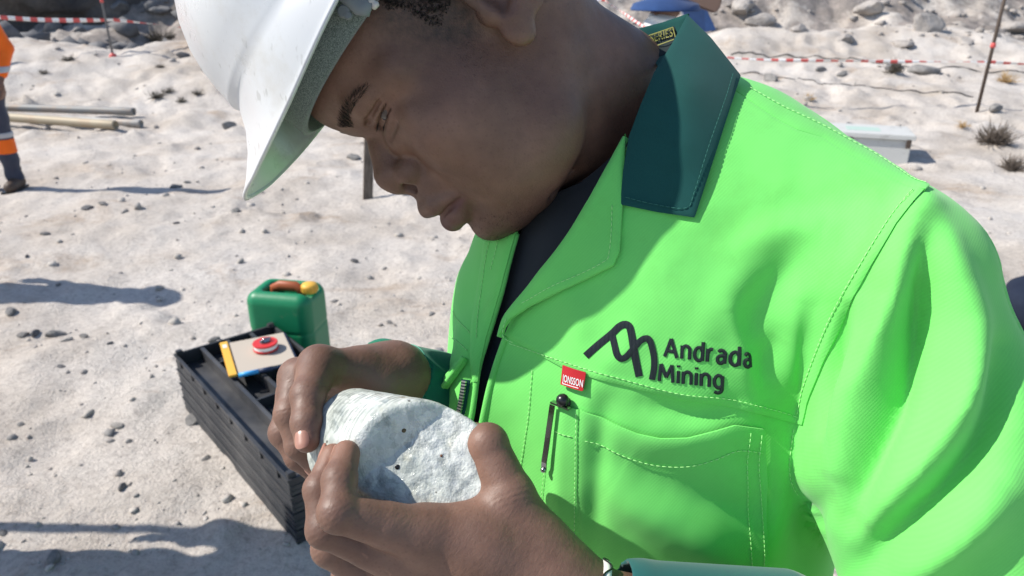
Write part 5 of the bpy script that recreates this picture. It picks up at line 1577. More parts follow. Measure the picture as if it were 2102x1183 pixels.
# ------------------------------------------------------------------ steel pipes
def mat_pipe(nm, c):
    m = new_mat(nm, c, 0.6, 0.4, 0.15); t = NT(m); t.color(t.mix(c, (0.30, 0.20, 0.13), t.ramp(t.noise(4, 5, 0.7), [(0.5, (0,) * 3), (0.75, (0.8,) * 3)]))); return m
M_P1, M_P2, M_P3 = mat_pipe('galvanised_pipe', (0.22, 0.22, 0.215)), mat_pipe('tan_pipe', (0.33, 0.28, 0.20)), mat_pipe('bright_pipe', (0.34, 0.335, 0.32))
def pipe(a, b, r, mat, label, lift=0.0):
    pa, da = hit(*a); pb, db = hit(*b)
    pa = np.array(pa[:]); pb = np.array(pb[:]); pa[2] = max(pa[2], gz(pa[0], pa[1])) + r * 0.9 + lift; pb[2] = pb[2] + r * 0.9 + lift
    mid = (pa + pb) / 2; e = empty('steel_pipe', Vector(mid)); tag(e, label, 'pipe', 'drill pipes lying on the sand')
    T = (pb - pa) / np.linalg.norm(pb - pa); u = np.cross(T, [0, 0, 1]); u /= np.linalg.norm(u); w = np.cross(u, T); R = np.stack([u, w, T], 1); L = np.linalg.norm(pb - pa)
    mb = MB(); mb.lathe([(r, 0), (r, L - 0.22), (r * 1.06, L - 0.21), (r * 1.06, L - 0.02), (r * 1.0, L), (r * 0.8, L), (r * 0.8, L - 0.5)], c=pa, n=24, R=R, close=False); mb.build('tube', mat, e, True)
    mb = MB(); mb.lathe([(0.001, L - 0.5), (r * 0.8, L - 0.5)], c=pa, n=24, R=R, close=False); mb.build('plug', M_RUB, e)
pipe((-330, 222), (278, 242), 0.045, M_P1, 'grey galvanised pipe lying farthest back of the three pipes', 0.03)
pipe((-320, 226), (292, 262), 0.045, M_P3, 'shiny steel pipe lying between the other two pipes')
pipe((-300, 226), (240, 266), 0.050, M_P2, 'tan steel pipe lying in front of the other two pipes')
# wooden stake behind the man's nose
p, d = hit(756, 408); e = tag(empty('wooden_stake', p, 0.4), 'dark weathered wooden stake standing in the sand beside the nose', 'stake')
M_WOOD = new_mat('weathered_wood', (0.14, 0.11, 0.09), 0.9); _t = NT(M_WOOD); _t.color(_t.ramp(_t.noise(14, 5, 0.7, vec=_t.mapping((6, 6, 0.6))), [(0.35, (0.07, 0.055, 0.045)), (0.65, (0.2, 0.165, 0.135))]))
mb = MB(); lean = np.array([[1, 0, 0.10], [0, 1, 0], [-0.06, 0, 1]]); mb.box((0.012, 0, 0.16), (0.075, 0.028, 0.50), lean); mb.build('plank', M_WOOD, e, False, True, 0.003)
mb = MB(); mb.box((0.028, 0, 0.44), (0.05, 0.027, 0.07), lean); mb.build('cut_top', M_WOOD, e, False, True, 0.003)

# ------------------------------------------------------------------ plants
M_TWIG = new_mat('dry_twig', (0.13, 0.105, 0.085), 0.9); M_DRYG = new_mat('dry_grass', (0.42, 0.28, 0.13), 0.9); M_TWD = new_mat('dark_twig', (0.075, 0.065, 0.05), 0.9)
def shrub(px, py, w, label, mat, n=90, flat=0.75, name='dry_shrub', cat='shrub', group='dry plants on the sand'):
    p, dist = hit(px, py); R = w / FPX * dist * 0.5; e = tag(empty(name, p), label, cat, group)
    rg_ = np.random.default_rng(int(px * 7 + py))
    def bunch(nn, part, m, rad, lo, hi):
        mb = MB()
        for i in range(nn):
            a = rg_.uniform(0, 6.28); el = rg_.uniform(0.15, 1.45); L = R * rg_.uniform(lo, hi)
            d = np.array([math.cos(a) * math.cos(el), math.sin(a) * math.cos(el), math.sin(el) * flat * 1.3]); b = rg_.normal(size=3) * 0.25
            s = np.array([math.cos(a), math.sin(a), 0]) * R * 0.12
            pts = np.array([s + d * L * t + b * L * t * t for t in (0, .35, .7, 1)]); pts[:, 2] = np.maximum(pts[:, 2], 0.0)
            mb.tube(pts, [rad, rad * .8, rad * .6, rad * .25], 4, False)
            if part == 'twigs':
                for k in range(2):
                    q0 = pts[2]; d2 = d + rg_.normal(size=3) * 0.7; mb.tube(np.array([q0, q0 + d2 * L * 0.25, q0 + d2 * L * 0.4 + np.array([0, 0, L * .05])]), [rad * .6, rad * .5, rad * .2], 3, False)
        mb.build(part, m, e, False, True)
    bunch(n, 'twigs', mat, R * 0.035, 0.6, 1.1); bunch(n // 2, 'stalks', mat, R * 0.02, 0.4, 0.9)
shrub(2040, 296, 66, 'round grey dry shrub on the sand below the rusty pole', M_TWIG, 150)
shrub(2078, 352, 52, 'smaller grey dry shrub below the round one by the right border', M_TWIG, 120)
shrub(1835, 150, 40, 'dark dry shrub beside the grey slab under the tape', M_TWD, 80)
shrub(2066, 170, 34, 'orange dry grass tuft right of the rusty pole', M_DRYG, 60, name='grass_tuft', cat='grass tuft')
shrub(1660, 206, 22, 'small straw tuft above the green shoulder seam', M_DRYG, 40, name='grass_tuft', cat='grass tuft')
shrub(1975, 262, 26, 'straw tuft between the white box and the round shrub', M_DRYG, 40, name='grass_tuft', cat='grass tuft')
shrub(322, 84, 46, 'dark dry plant at the top of the bank by the hat', M_TWD, 60, 0.5, 'dry_plant', 'plant'); shrub(350, 80, 34, 'dark dry plant right next to the one at the bank top', M_TWD, 50, 0.5, 'dry_plant', 'plant')
shrub(92, 152, 22, 'small dark dry plant above the pipes at the left', M_TWD, 40, 0.6, 'dry_plant', 'plant'); shrub(322, 202, 36, 'dark dry plant on the bank above the pipe ends', M_TWD, 60, 0.5, 'dry_plant', 'plant')
shrub(345, 190, 26, 'dark dry plant touching the one above the pipe ends', M_TWD, 50, 0.5, 'dry_plant', 'plant'); shrub(404, 195, 24, 'dark dry plant on the bank close to the hat edge', M_TWD, 46, 0.5, 'dry_plant', 'plant')
shrub(372, 210, 24, 'dark dry plant below the one close to the hat edge', M_TWD, 46, 0.5, 'dry_plant', 'plant'); shrub(140, 125, 26, 'brown dry plant in the middle of the left bank', M_TWD, 46, 0.5, 'dry_plant', 'plant')
shrub(330, 345 - 205, 22, 'little dry plant under the stone by the hat', M_TWD, 40, 0.5, 'dry_plant', 'plant')

# ------------------------------------------------------------------ core trays
TA, TB = ground(612, 1122), ground(405, 868)
tdir = (TB - TA); tdir.z = 0; TLEN = 1.02; tdir.normalize(); tw = Vector((-tdir.y, tdir.x, 0));
if tw.x < 0: tw = -tw
TH_, TWD, NT_ = 0.064, 0.40, 4
M_TRAY = new_mat('black_tray_plastic', (0.022, 0.023, 0.026), 0.42, 0.45); _t = NT(M_TRAY)
_d = _t.ramp(_t.noise(4, 6, 0.6), [(0.45, (0,) * 3), (0.75, (1,) * 3)]); _t.color(_t.mix((0.032, 0.034, 0.039), (0.22, 0.21, 0.20), _t.math('MULTIPLY', _d, 0.30)))
_t.l(_t.ramp(_t.noise(14, 4), [(0.3, (0.32,) * 3), (0.7, (0.6,) * 3)]), _t.b.inputs['Roughness'])
rz = math.atan2(tdir.y, tdir.x)
tz0 = gz(TA.x + tdir.x * .4, TA.y + tdir.y * .4)
def tray():
    """local x along the tray, y across, z up; origin at the base of the near corner"""
    e = empty('core_tray'); t = 0.006; ysg = 1 if (Matrix.Rotation(rz, 3, 'Z') @ Vector((0, 1, 0))).dot(tw) > 0 else -1
    def wall(cx, cy, sx, sy, z0=0.0, z1=TH_ - 0.002): 
        mb.box((cx, cy * ysg, (z0 + z1) / 2), (sx, sy, z1 - z0))
    mb = MB(); L, W = TLEN, TWD
    wall(L / 2, t / 2, L, t); wall(L / 2, W - t / 2, L, t); wall(t / 2, W / 2, t, W - 2 * t); wall(L - t / 2, W / 2, t, W - 2 * t)
    mb.box((L / 2, W / 2 * ysg, 0.004), (L - 2 * t, W - 2 * t, 0.006)); mb.build('tray_box', M_TRAY, e, False, True, 0.0012)
    # rims and ribs that run round the outside
    for nm, z, o, hgt in (('rim', TH_ - 0.006, 0.005, 0.008), ('rib', TH_ * 0.48, 0.0025, 0.005), ('rib', TH_ * 0.2, 0.002, 0.004)):
        mb = MB(); mb.box((L / 2, -o / 2 * ysg, z), (L + 2 * o, o, hgt)); mb.box((L / 2, (W + o / 2) * ysg, z), (L + 2 * o, o, hgt)); mb.box((-o / 2, W / 2 * ysg, z), (o, W, hgt)); mb.box((L + o / 2, W / 2 * ysg, z), (o, W, hgt))
        mb.build(nm, M_TRAY, e, False, True, 0.001)
    for k in range(2):
        mb = MB(); mb.box((0.012 + k * (L - 0.024), 0.014 * ysg, TH_ + 0.006), (0.022, 0.024, 0.018)); mb.build('corner_lug', M_TRAY, e, False, True, 0.002)
        mb = MB(); mb.box((0.012 + k * (L - 0.024), (W - 0.014) * ysg, TH_ + 0.006), (0.022, 0.024, 0.018)); mb.build('corner_lug', M_TRAY, e, False, True, 0.002)
    return e, ysg
def dup(root, loc, rz_):
    r = root.copy(); COL.objects.link(r); r.location = loc; r.rotation_euler = (0, 0, rz_)
    for ch in list(root.children):
        c = ch.copy(); COL.objects.link(c); c.parent = r
        for g in ch.children:
            d_ = g.copy(); COL.objects.link(d_); d_.parent = c
    return r
t0, ysg = tray(); t0.location = Vector((TA.x, TA.y, tz0 - 0.006)); t0.rotation_euler = (0, 0, rz)
tag(t0, 'black plastic core tray at the bottom of the stack, standing on the sand', 'core tray', 'stacked black core trays')
trays = [t0]
for k, lab in ((1, 'second black core tray from the bottom of the stack'), (2, 'third black core tray of the stack, right under the open one'), (3, 'topmost open black core tray with the clipboard lying on it')):
    trays.append(tag(dup(t0, t0.location + Vector((0, 0, k * TH_)), rz), lab, 'core tray', 'stacked black core trays'))
top = trays[3]
for k in range(8):
    for s_ in (0, 1):
        mb = MB(); mb.box((0.07 + k * 0.125, (-0.004 if s_ == 0 else TWD + 0.004) * ysg, TH_ * 0.72), (0.009, 0.006, TH_ * 0.40)); mb.build('tab', M_TRAY, top, False, True)
for k in range(1, 4):
    mb = MB(); mb.box((TLEN / 2, TWD * k / 4 * ysg, TH_ * 0.46), (TLEN - 0.014, 0.007, TH_ * 0.86)); mb.build('divider', M_TRAY, top, False, True, 0.001)
    mb = MB(); mb.box((TLEN / 2, TWD * k / 4 * ysg, TH_ * 0.9), (TLEN - 0.02, 0.016, 0.006)); mb.build('divider_rim', M_TRAY, top, False, True, 0.001)
for k in range(5):
    mb = MB(); mb.box((0.15 + 0.18 * k, TWD * (2.5 if k % 2 else 1.5) / 4 * ysg, TH_ * 0.4), (0.007, TWD / 4 - 0.01, TH_ * 0.7)); mb.build('cross_divider', M_TRAY, top, False, True)
ZT = t0.location.z + 4 * TH_
# clipboard, marker and reel lying on the top tray
cA, cB, cC, cD = [np.array(ground(px, py, ZT + 0.012)[:]) for px, py in ((432, 713), (560, 690), (640, 735), (494, 768))]
cc = (cA + cB + cC + cD) / 4; xd = cB - cA + cC - cD; wx = np.linalg.norm(xd) / 2; xd /= np.linalg.norm(xd); yd = cA - cD; wy = np.linalg.norm(cA - cD); yd = yd - (yd @ xd) * xd; yd /= np.linalg.norm(yd)
CR = np.stack([xd, yd, [0, 0, 1]], 1)
e = tag(empty('clipboard', Vector(cc)), 'clipboard with beige paper and a yellow ruler edge lying on the tray stack', 'clipboard')
M_PAPER = new_mat('beige_paper', (0.46, 0.40, 0.33), 0.8); M_YEL = new_mat('yellow_ruler', (0.75, 0.42, 0.06), 0.5); M_NVY = new_mat('navy_binding', (0.025, 0.04, 0.09), 0.5)
mb = MB(); mb.box(cc + np.array([0, 0, -0.005]), (wx, wy, 0.008), CR); mb.build('board', M_NVY, e, False, False, 0.001)
mb = MB(); mb.box(cc + xd * 0.012 + np.array([0, 0, 0.002]), (wx - 0.04, wy - 0.015, 0.004), CR); mb.build('paper', M_PAPER, e)
mb = MB(); mb.box(cc - xd * (wx / 2 - 0.012) + np.array([0, 0, 0.003]), (0.030, wy + 0.01, 0.010), CR); mb.build('ruler', M_YEL, e, False, False, 0.002)
mb = MB(); mb.box(cc - xd * (wx / 2 - 0.012) + yd * (wy / 2 - 0.04) + np.array([0, 0, 0.0086]), (0.016, 0.03, 0.0012), CR); mb.build('sticker', new_mat('pale_sticker', (0.7, 0.66, 0.6), 0.6), e)
m0 = cc - yd * (wy / 2 + 0.010) - xd * (wx / 2 - 0.03); m1 = m0 + xd * 0.10
e = tag(empty('marker_pen', Vector(m0)), 'light blue marker lying along the front edge of the clipboard', 'marker pen')
mb = MB(); mb.tube(np.array([m0, m0 + xd * 0.07]) + [0, 0, 0.004], 0.0085, 12); mb.build('barrel', new_mat('light_blue_plastic', (0.05, 0.36, 0.72), 0.35), e, True)
mb = MB(); mb.tube(np.array([m0 + xd * 0.07, m1 + xd * 0.02]) + [0, 0, 0.004], [0.0088, 0.0088], 12); mb.build('cap', M_NVY, e, True)
rc = np.array(ground(546, 716, ZT + 0.020)[:]); e = tag(empty('tape_reel', Vector(rc)), 'red and white reel of tape lying flat on the clipboard', 'tape reel')
M_REEL = new_mat('red_reel', (0.60, 0.035, 0.035), 0.4)
for nm, z0, z1, r_, m in (('flange', 0.0, 0.007, 0.047, M_REEL), ('winding', 0.007, 0.022, 0.044, M_TWHITE), ('flange', 0.022, 0.029, 0.047, M_REEL), ('hub', 0.029, 0.033, 0.020, M_STEEL)):
    mb = MB(); mb.lathe([(0.001, z0), (r_, z0), (r_, z1), (0.001, z1)], c=rc, n=36, close=False); mb.build(nm, m, e, False, False, 0.0012)
mb = MB(); hd = np.array([math.cos(0.6), math.sin(0.6), 0]); mb.tube(np.array([rc - hd * 0.016 + [0, 0, .034], rc + [0, 0, .042], rc + hd * 0.02 + [0, 0, .04], rc + hd * 0.024 + [0, 0, .034]]), [.004, .005, .005, .004], 8); mb.build('crank', M_STEEL, e, True)

# ------------------------------------------------------------------ green canister
jp = ground(606, 748); e = tag(empty('jerrycan', jp, math.radians(-10)), 'green plastic canister with yellow cap and orange-brown handle behind the trays', 'jerrycan')
M_JER = new_mat('green_polyethylene', (0.008, 0.20, 0.085), 0.42, 0.4); _t = NT(M_JER)
_t.color(_t.mix((0.008, 0.20, 0.085), (0.20, 0.20, 0.14), _t.ramp(_t.noise(11, 6, 0.72), [(0.60, (0,) * 3), (0.72, (0.7,) * 3)]))); _t.b.inputs['Subsurface Weight'].default_value = 0.1; _t.bump(_t.noise(30, 4), 0.15, 0.004)
JW, JD, JH = 0.152, 0.115, 0.375
def jsdf(p):
    q = np.abs(p - np.array([0, 0, JH / 2], np.float32)) - np.array([JW - 0.058, JD - 0.058, JH / 2 - 0.045], np.float32)
    d = np.sqrt((np.maximum(q, 0) ** 2).sum(-1)) + np.minimum(q.max(-1), 0)
    qq = d - 0.052
    # hollow for the handle, waist line
    c = np.abs(p - np.array([0.025, 0, JH + 0.004], np.float32)) - np.array([0.085, 0.035, 0.05], np.float32)
    dc = np.sqrt((np.maximum(c, 0) ** 2).sum(-1)) + np.minimum(c.max(-1), 0) - 0.018
    qq = smax(qq, -dc, 0.022)
    return qq + 0.0035 * np.exp(-((p[:, 2] - JH * 0.55) / 0.006) ** 2)
Vj, Fj = sdf_mesh(jsdf, (-0.18, -0.15, -0.03), (0.18, 0.15, 0.42), 0.006)
mesh_np('body', Vj, Fj, M_JER, e, True, True)
M_ORA = new_mat('brown_orange_plastic', (0.34, 0.085, 0.03), 0.5)
mb = MB(); mb.tube(np.array([[-0.055, 0, JH - 0.05], [-0.05, 0, JH - 0.004], [-0.02, 0, JH + 0.008], [0.05, 0, JH + 0.008], [0.07, 0, JH - 0.004], [0.075, 0, JH - 0.05]]), [.012, .015, .017, .017, .015, .012], 12, flat=1.4); mb.build('handle', M_ORA, e, True, True)
mb = MB(); mb.lathe([(0.030, 0), (0.034, 0.006), (0.034, 0.030), (0.029, 0.038), (0.001, 0.039)], c=(0.112, 0.0, JH - 0.012), n=24); hcap = mb.build('cap', M_YEL, e, True, True)
for k in range(16):
    a = k * 2 * math.pi / 16; mb = MB(); mb.box((0.112 + 0.0345 * math.cos(a), 0.0345 * math.sin(a), JH + 0.006), (0.004, 0.004, 0.022), np.array([[math.cos(a), -math.sin(a), 0], [math.sin(a), math.cos(a), 0], [0, 0, 1]])); mb.build('cap_ridge', M_YEL, e, False, True)

# ------------------------------------------------------------------ white box at the right
p, d = hit(1838, 338); e = tag(empty('white_box', p, math.radians(-18)), 'weathered white wooden box on the sand behind the green shoulder', 'box')
M_WBOX = new_mat('chipped_white_paint', (0.62, 0.62, 0.60), 0.7); _t = NT(M_WBOX)
_t.color(_t.mix((0.52, 0.52, 0.50), (0.20, 0.19, 0.17), _t.ramp(_t.noise(6, 7, 0.75), [(0.55, (0,) * 3), (0.72, (1,) * 3)])))
BW, BD, BH = 0.85, 0.46, 0.25
mb = MB(); mb.box((-BW / 2 + 0.1, BD / 2, BH / 2 - 0.02), (BW, BD, BH)); mb.build('box_body', M_WBOX, e, False, True, 0.006)
mb = MB(); mb.box((-BW / 2 + 0.1, BD / 2, BH + 0.004), (BW + 0.05, BD + 0.05, 0.045)); mb.build('lid', M_WBOX, e, False, True, 0.006)
mb = MB(); mb.box((-BW / 2 + 0.12, BD / 2, BH + 0.0275), (0.30, 0.20, 0.002)); mb.build('faded_label', new_mat('faded_green', (0.40, 0.52, 0.46), 0.8), e, False, True)
for k in range(2):
    mb = MB(); mb.box((0.07 - 0.5 * k, -0.026, BH - 0.05), (0.04, 0.012, 0.08)); mb.build('hasp', M_POLE, e, False, True, 0.002)
# dark blue bag at the right border
p, d = hit(2138, 672); e = tag(empty('duffel_bag', p, 0.3), 'dark navy cloth bag lying on the sand at the right border', 'bag')
def bagsdf(q):
    d_ = d_ell(q, (0, 0, 0.13), (0.24, 0.17, 0.17)); d_ = smin(d_, d_ell(q, (0.15, 0.05, 0.08), (0.2, 0.16, 0.12)), 0.06)
    return d_ + 0.012 * np.sin(q[:, 0] * 28 + 3 * q[:, 2] * 8) * np.cos(q[:, 1] * 21)
Vb, Fb = sdf_mesh(bagsdf, (-0.35, -0.3, -0.06), (0.45, 0.32, 0.38), 0.011); M_BAG = mat_cloth('navy_canvas', (0.012, 0.017, 0.034), (0.018, 0.025, 0.045), 0.9, twill=False, sheen=0.0)
mesh_np('sack', Vb, Fb, M_BAG, e, True, True)
mb = MB(); mb.tube(catmull([(-0.16, -0.10, 0.2), (-0.08, -0.16, 0.3), (0.05, -0.17, 0.31), (0.14, -0.12, 0.2)], 6), 0.012, 8); mb.build('strap', M_BLACKP, e, True, True)
# ------------------------------------------------------------------ other people on the site
M_ORANGE = mat_cloth('orange_cotton', (0.85, 0.14, 0.012), (0.9, 0.17, 0.02), 0.85, twill=False); M_SLATE = mat_cloth('slate_cotton', (0.045, 0.05, 0.075), (0.06, 0.065, 0.09), 0.9, twill=False)
M_REFL = new_mat('grey_reflective', (0.42, 0.43, 0.45), 0.4, 0.5); M_BOOT = new_mat('brown_leather', (0.08, 0.055, 0.04), 0.6); M_BLUE = mat_cloth('blue_cotton', (0.014, 0.045, 0.14), (0.02, 0.06, 0.18), 0.85, twill=False)
M_OFFW = mat_cloth('white_cotton', (0.72, 0.70, 0.68), (0.76, 0.74, 0.72), 0.9, twill=False); M_LEATH = new_mat('brown_suede', (0.16, 0.10, 0.075), 0.8)
def limb(p, a, b, ra, rb): return d_cone(p, a, b, ra, rb)
ELB = [(0.27, 0.04, 1.10), (-0.27, 0.04, 1.10)]; HND = [(0.245, -0.10, 0.88), (-0.245, -0.10, 0.88)]
def torso_sdf(p, g=0.0):
    d = d_ell(p, (0, 0, 1.22), (0.185 + g, 0.115 + g, 0.26 + g)); d = smin(d, d_ell(p, (0, 0, 0.96), (0.165 + g, 0.12 + g, 0.14 + g)), 0.06)
    for s in (1, -1): d = smin(d, limb(p, (0.06 * s, 0.01, 1.44), (0.175 * s, 0.0, 1.38), 0.062 + g, 0.062 + g), 0.06)
    return d
def arms_sdf(p, g=0.0, end=1.0):
    d = None
    for i, s in enumerate((1, -1)):
        e_ = np.array(ELB[i]); h_ = np.array(HND[i]); h_ = e_ + (h_ - e_) * end
        a = smin(limb(p, (0.185 * s, 0, 1.37), e_, 0.055 + g, 0.043 + g), limb(p, e_, h_, 0.043 + g, 0.031 + g), 0.02); d = a if d is None else np.minimum(d, a)
    return d
def legs_sdf(p, g=0.0, z1=0.1):
    d = None
    for s in (1, -1):
        a = smin(limb(p, (0.09 * s, 0, 0.90), (0.10 * s, -0.015, 0.50), 0.088 + g, 0.062 + g), limb(p, (0.10 * s, -0.015, 0.50), (0.105 * s, 0.015, z1), 0.06 + g, 0.046 + g), 0.03)
        d = a if d is None else smin(d, a, 0.01)
    return smin(d, d_ell(p, (0, 0, 0.93), (0.165 + g, 0.12 + g, 0.12 + g)), 0.05)
def body_sdf(p):
    p = p.astype(np.float32)
    d = smin(torso_sdf(p, -0.012), smin(arms_sdf(p, -0.006), legs_sdf(p, -0.010), 0.03), 0.05)
    d = smin(d, limb(p, (0, 0.01, 1.42), (0, -0.015, 1.56), 0.058, 0.055), 0.04)
    hd = d_ell(p, (0, -0.005, 1.655), (0.076, 0.096, 0.108)); hd = smin(hd, d_ell(p, (0, -0.045, 1.60), (0.056, 0.058, 0.062)), 0.04)
    hd = smin(hd, limb(p, (0, -0.098, 1.655), (0, -0.118, 1.618), 0.010, 0.016), 0.012); hd = smin(hd, limb(p, (-.02, -0.10, 1.585), (.02, -0.10, 1.585), 0.010, 0.010), 0.012)
    for s in (1, -1):
        hd = smin(hd, d_ell(p, (0.078 * s, 0.01, 1.64), (0.010, 0.02, 0.032)), 0.008); hd = smax(hd, -d_ell(p, (0.032 * s, -0.105, 1.66), (0.016, 0.012, 0.010)), 0.012)
    d = smin(d, hd, 0.03)
    for i, s in enumerate((1, -1)):
        h = np.array(HND[i]); d = smin(d, d_ell(p, h + [0, -0.015, -0.05], (0.020, 0.036, 0.05)), 0.015)
        for k in range(4):
            b = h + np.array([0.004 * s, -0.045 + 0.021 * k, -0.09]); d = smin(d, limb(p, b, b + [-0.012 * s, -0.006, -0.035], 0.010, 0.009), 0.006); d = smin(d, limb(p, b + [-0.012 * s, -0.006, -0.035], b + [-0.03 * s, -0.004, -0.056], 0.009, 0.0075), 0.004)
        d = smin(d, limb(p, h + [-0.005 * s, -0.045, -0.03], h + [-0.02 * s, -0.072, -0.065], 0.012, 0.009), 0.008)
        d = smin(d, limb(p, (0.105 * s, 0.03, 0.06), (0.115 * s, -0.12, 0.04), 0.042, 0.036), 0.03)
    return d
_bv, _bf = sdf_mesh(body_sdf, (-0.42, -0.26, -0.02), (0.42, 0.2, 1.82), 0.0125, slack=1.8)
BODY_ME = None
def clip_mesh(fn, lo, hi, h=0.014): return sdf_mesh(fn, lo, hi, h, slack=1.8)
def zband(fn, z0, z1): return lambda p: np.maximum(fn(p), np.maximum(z0 - p[:, 2], p[:, 2] - z1))
CL = {}
CL['jacket'] = clip_mesh(lambda p: np.maximum(smin(torso_sdf(p, 0.012), arms_sdf(p, 0.012, 0.80), 0.03), 0.84 - p[:, 2]) , (-0.42, -0.26, 0.8), (0.42, 0.2, 1.56))
CL['jacket_r'] = None
CL['trousers'] = clip_mesh(lambda p: np.maximum(legs_sdf(p, 0.014, 0.08) + 0.006 * np.sin(p[:, 2] * 38 + p[:, 0] * 9), 0.07 - p[:, 2]), (-0.3, -0.2, 0.04), (0.3, 0.2, 1.04))
def worker(name, loc, rz_, label, jm, tm, hatm, hat='helmet', band=True):
    o = mesh_np(name, _bv, _bf, M_SKIN); o.location = loc; o.rotation_euler = (0, 0, rz_); tag(o, label, 'person', 'people standing around the site')
    def part(nm, vf, m, par=o): return mesh_np(nm, vf[0], vf[1], m, par, True, True)
    j = part('jacket', CL['jacket'], jm); t = part('trousers', CL['trousers'], tm)
    if band:
        part('waist_band', clip_mesh(zband(lambda p: torso_sdf(p, 0.0165), 0.93, 0.985), (-0.3, -0.26, 0.9), (0.3, 0.2, 1.02), 0.008), M_REFL, j)
        part('cuff_band', clip_mesh(zband(lambda p: arms_sdf(p, 0.0165, 0.82), 0.93, 0.975), (-0.42, -0.26, 0.9), (0.42, 0.2, 1.0), 0.008), M_REFL, j)
        part('knee_band', clip_mesh(zband(lambda p: legs_sdf(p, 0.021, 0.08), 0.30, 0.42), (-0.3, -0.2, 0.28), (0.3, 0.2, 0.44), 0.008), M_ORANGE, t)
        part('reflective_band', clip_mesh(zband(lambda p: legs_sdf(p, 0.021, 0.08), 0.425, 0.47), (-0.3, -0.2, 0.40), (0.3, 0.2, 0.49), 0.008), M_REFL, t)
    for s in (1, -1):
        def bs(p): 
            d = limb(p, (0.105 * s, 0.035, 0.055), (0.118 * s, -0.125, 0.045), 0.054, 0.047); d = smin(d, limb(p, (0.105 * s, 0.02, 0.06), (0.105 * s, 0.018, 0.17), 0.055, 0.056), 0.03); return np.maximum(d, 0.004 - p[:, 2])
        b = part('boot', clip_mesh(bs, (-0.25, -0.22, -0.02), (0.25, 0.14, 0.26), 0.009), M_BOOT)
        mb = MB(); mb.box((0.112 * s, -0.045, 0.009), (0.10, 0.27, 0.018)); mb.build('sole', M_BLACKP, b, False, True, 0.004)
    if hat == 'helmet':
        mb = MB(); mb.lathe([(0.128, 0.0), (0.130, 0.006), (0.108, 0.018), (0.104, 0.06), (0.088, 0.105), (0.05, 0.13), (0.001, 0.137)], c=(0, -0.012, 1.69), n=32, sx=0.95, sy=1.12, close=False); mb.build('hard_hat', hatm, o, True, True)
    else:
        mb = MB(); mb.lathe([(0.20, -0.045), (0.185, -0.012), (0.11, 0.012), (0.10, 0.03), (0.095, 0.085), (0.06, 0.108), (0.001, 0.112), (0.001, 0.10), (0.09, 0.02), (0.105, 0.004), (0.198, -0.049)], c=(0, 0, 1.69), n=36, sy=1.08, close=False); mb.build('brimmed_hat', hatm, o, True, True)
    return o
p = ground(12, 391)
worker('person', Vector((p.x - 0.03, p.y + 0.02, gz(p.x - 0.03, p.y))), math.radians(8), 'worker in orange jacket and dark trousers with orange knee bands at the left border', M_ORANGE, M_SLATE, M_HAT)
worker('person', Vector((-3.72, 3.70, gz(-3.72, 3.70))), math.radians(200), 'worker in orange jacket whose shadow lies across the sand left of the canister', M_ORANGE, M_SLATE, M_HAT)
worker('person', Vector((-1.98, 1.55, gz(-1.98, 1.55))), math.radians(92), 'unseen worker in orange jacket, added to cast the shadow in the lower left corner', M_ORANGE, M_SLATE, M_HAT)  # stands out of view, put in only for the shadow it casts
mb = MB(); e = tag(empty('barrier_pole', Vector((-2.93, 1.84, gz(-2.93, 1.84)))), 'unseen thin grey pole, added to cast the shadow towards the tray stack', 'pole', 'poles that hold the barrier tape')  # out of view and holding no tape, added for its thin shadow
mb.tube(np.array([[0, 0, -.1], [0, 0, 1.0], [0, 0, 2.02]]), 0.022, 10); mb.build('bar', M_GPOLE, e, True, True)
# the one in the blue hat behind the collar
hp = alongray(1366, 16, 3.7); hz = 1.655
zb = gz(hp[0], hp[1]); sc_ = (hp[2] - zb) / hz
w = worker('person', Vector((hp[0], hp[1], zb)), math.radians(-35), 'person in blue wide-brimmed hat and white shirt behind the dark green collar', M_OFFW, M_BLUE, M_BLUE, 'brim', False)
w.scale = (sc_, sc_, sc_)
mesh_np('neck_scarf', *clip_mesh(lambda p: d_ell(p, (0, -0.045, 1.565), (0.094, 0.112, 0.075)) + 0.006 * np.sin(p[:, 2] * 120 + p[:, 0] * 30), (-0.14, -0.2, 1.46), (0.14, 0.1, 1.68), 0.009), M_OFFW, w, True, True)
# blue scarf hanging from the hat on to the shoulder, brown bag on the shoulder
def cloth_q(name, pts, mat, par=None, th=0.01):
    V = np.array(pts); n = np.cross(V[1] - V[0], V[3] - V[0]); n /= np.linalg.norm(n)
    return V, n
sq = [alongray(1392, -6, 4.36), alongray(1445, 6, 4.36), alongray(1470, 62, 4.33), alongray(1448, 66, 4.33), alongray(1412, 44, 4.32), alongray(1398, 20, 4.33)]
Vs = np.array(sq); off_ = np.array([0.0, 0.05, 0.0]); Vall = np.concatenate([Vs, Vs + off_]); k = len(sq)
Fs = [tuple(range(k)), tuple(range(2 * k - 1, k - 1, -1))] + [(i, (i + 1) % k, (i + 1) % k + k, i + k) for i in range(k)]
sh = mesh_np('shawl', Vall, Fs, M_BLUE, None, False); bm = bmesh.new(); bm.from_mesh(sh.data); bmesh.ops.recalc_face_normals(bm, faces=bm.faces); bm.to_mesh(sh.data); bm.free()
tag(sh, 'dark blue shawl hanging over the shoulder beside the blue hat', 'shawl')
bq = [alongray(1400, -60, 4.15), alongray(1490, -70, 4.15), alongray(1481, 12, 4.15), alongray(1470, 28, 4.15), alongray(1402, 2, 4.15)]
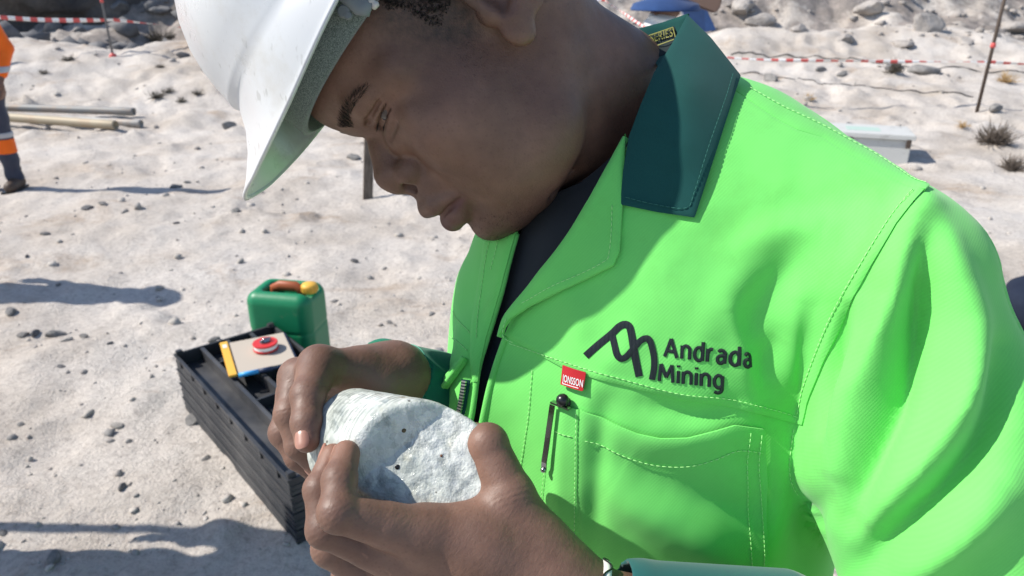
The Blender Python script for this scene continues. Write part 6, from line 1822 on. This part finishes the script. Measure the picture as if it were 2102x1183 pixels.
Vs = np.array(bq); Vall = np.concatenate([Vs, Vs + np.array([0.0, 0.09, 0.0])]); k = len(bq)
Fs = [tuple(range(k)), tuple(range(2 * k - 1, k - 1, -1))] + [(i, (i + 1) % k, (i + 1) % k + k, i + k) for i in range(k)]
bg = mesh_np('shoulder_bag', Vall, Fs, M_LEATH, None, False); bm = bmesh.new(); bm.from_mesh(bg.data); bmesh.ops.recalc_face_normals(bm, faces=bm.faces); bmesh.ops.bevel(bm, geom=list(bm.edges), offset=0.008, segments=2, affect='EDGES'); bm.to_mesh(bg.data); bm.free()
tag(bg, 'brown suede bag carried high beside the blue hat', 'bag')

# ------------------------------------------------------------------ the man's trousers and boots (below the frame)
hipw = q2w(TC); hx, hy = hipw[0] + 0.04, hipw[1] + 0.06
lf = np.array([0.5, -0.866]); 
def mtrou(p):
    d = d_ell(p, (hx, hy, 0.95), (0.18, 0.17, 0.16))
    for s in (1, -1):
        a = np.array([hx + lf[0] * .1 * s, hy + lf[1] * .1 * s]); d = smin(d, smin(limb(p, (*a, 0.9), (a[0] - 0.02, a[1], 0.5), 0.105, 0.08), limb(p, (a[0] - 0.02, a[1], 0.5), (a[0], a[1], 0.09), 0.08, 0.075), 0.03), 0.03)
    return np.maximum(d + 0.006 * np.sin(p[:, 2] * 36), 0.06 - p[:, 2])
Vt, Ft = sdf_mesh(mtrou, (hx - .4, hy - .4, 0), (hx + .4, hy + .4, 1.2), 0.016, slack=1.8)
mesh_np('trousers', Vt, Ft, M_GREEN, person)
for s in (1, -1):
    a = np.array([hx + lf[0] * .1 * s, hy + lf[1] * .1 * s])
    def bs(p): 
        d = limb(p, (a[0], a[1], 0.05), (a[0] - 0.17, a[1] - 0.09, 0.045), 0.055, 0.048); d = smin(d, limb(p, (a[0], a[1], 0.05), (a[0], a[1], 0.16), 0.055, 0.058), 0.03); return np.maximum(d, 0.0 - p[:, 2])
    Vt, Ft = sdf_mesh(bs, (a[0] - .3, a[1] - .25, -0.03), (a[0] + .15, a[1] + .15, 0.26), 0.012); mesh_np('boot', Vt, Ft, M_BOOT, person)
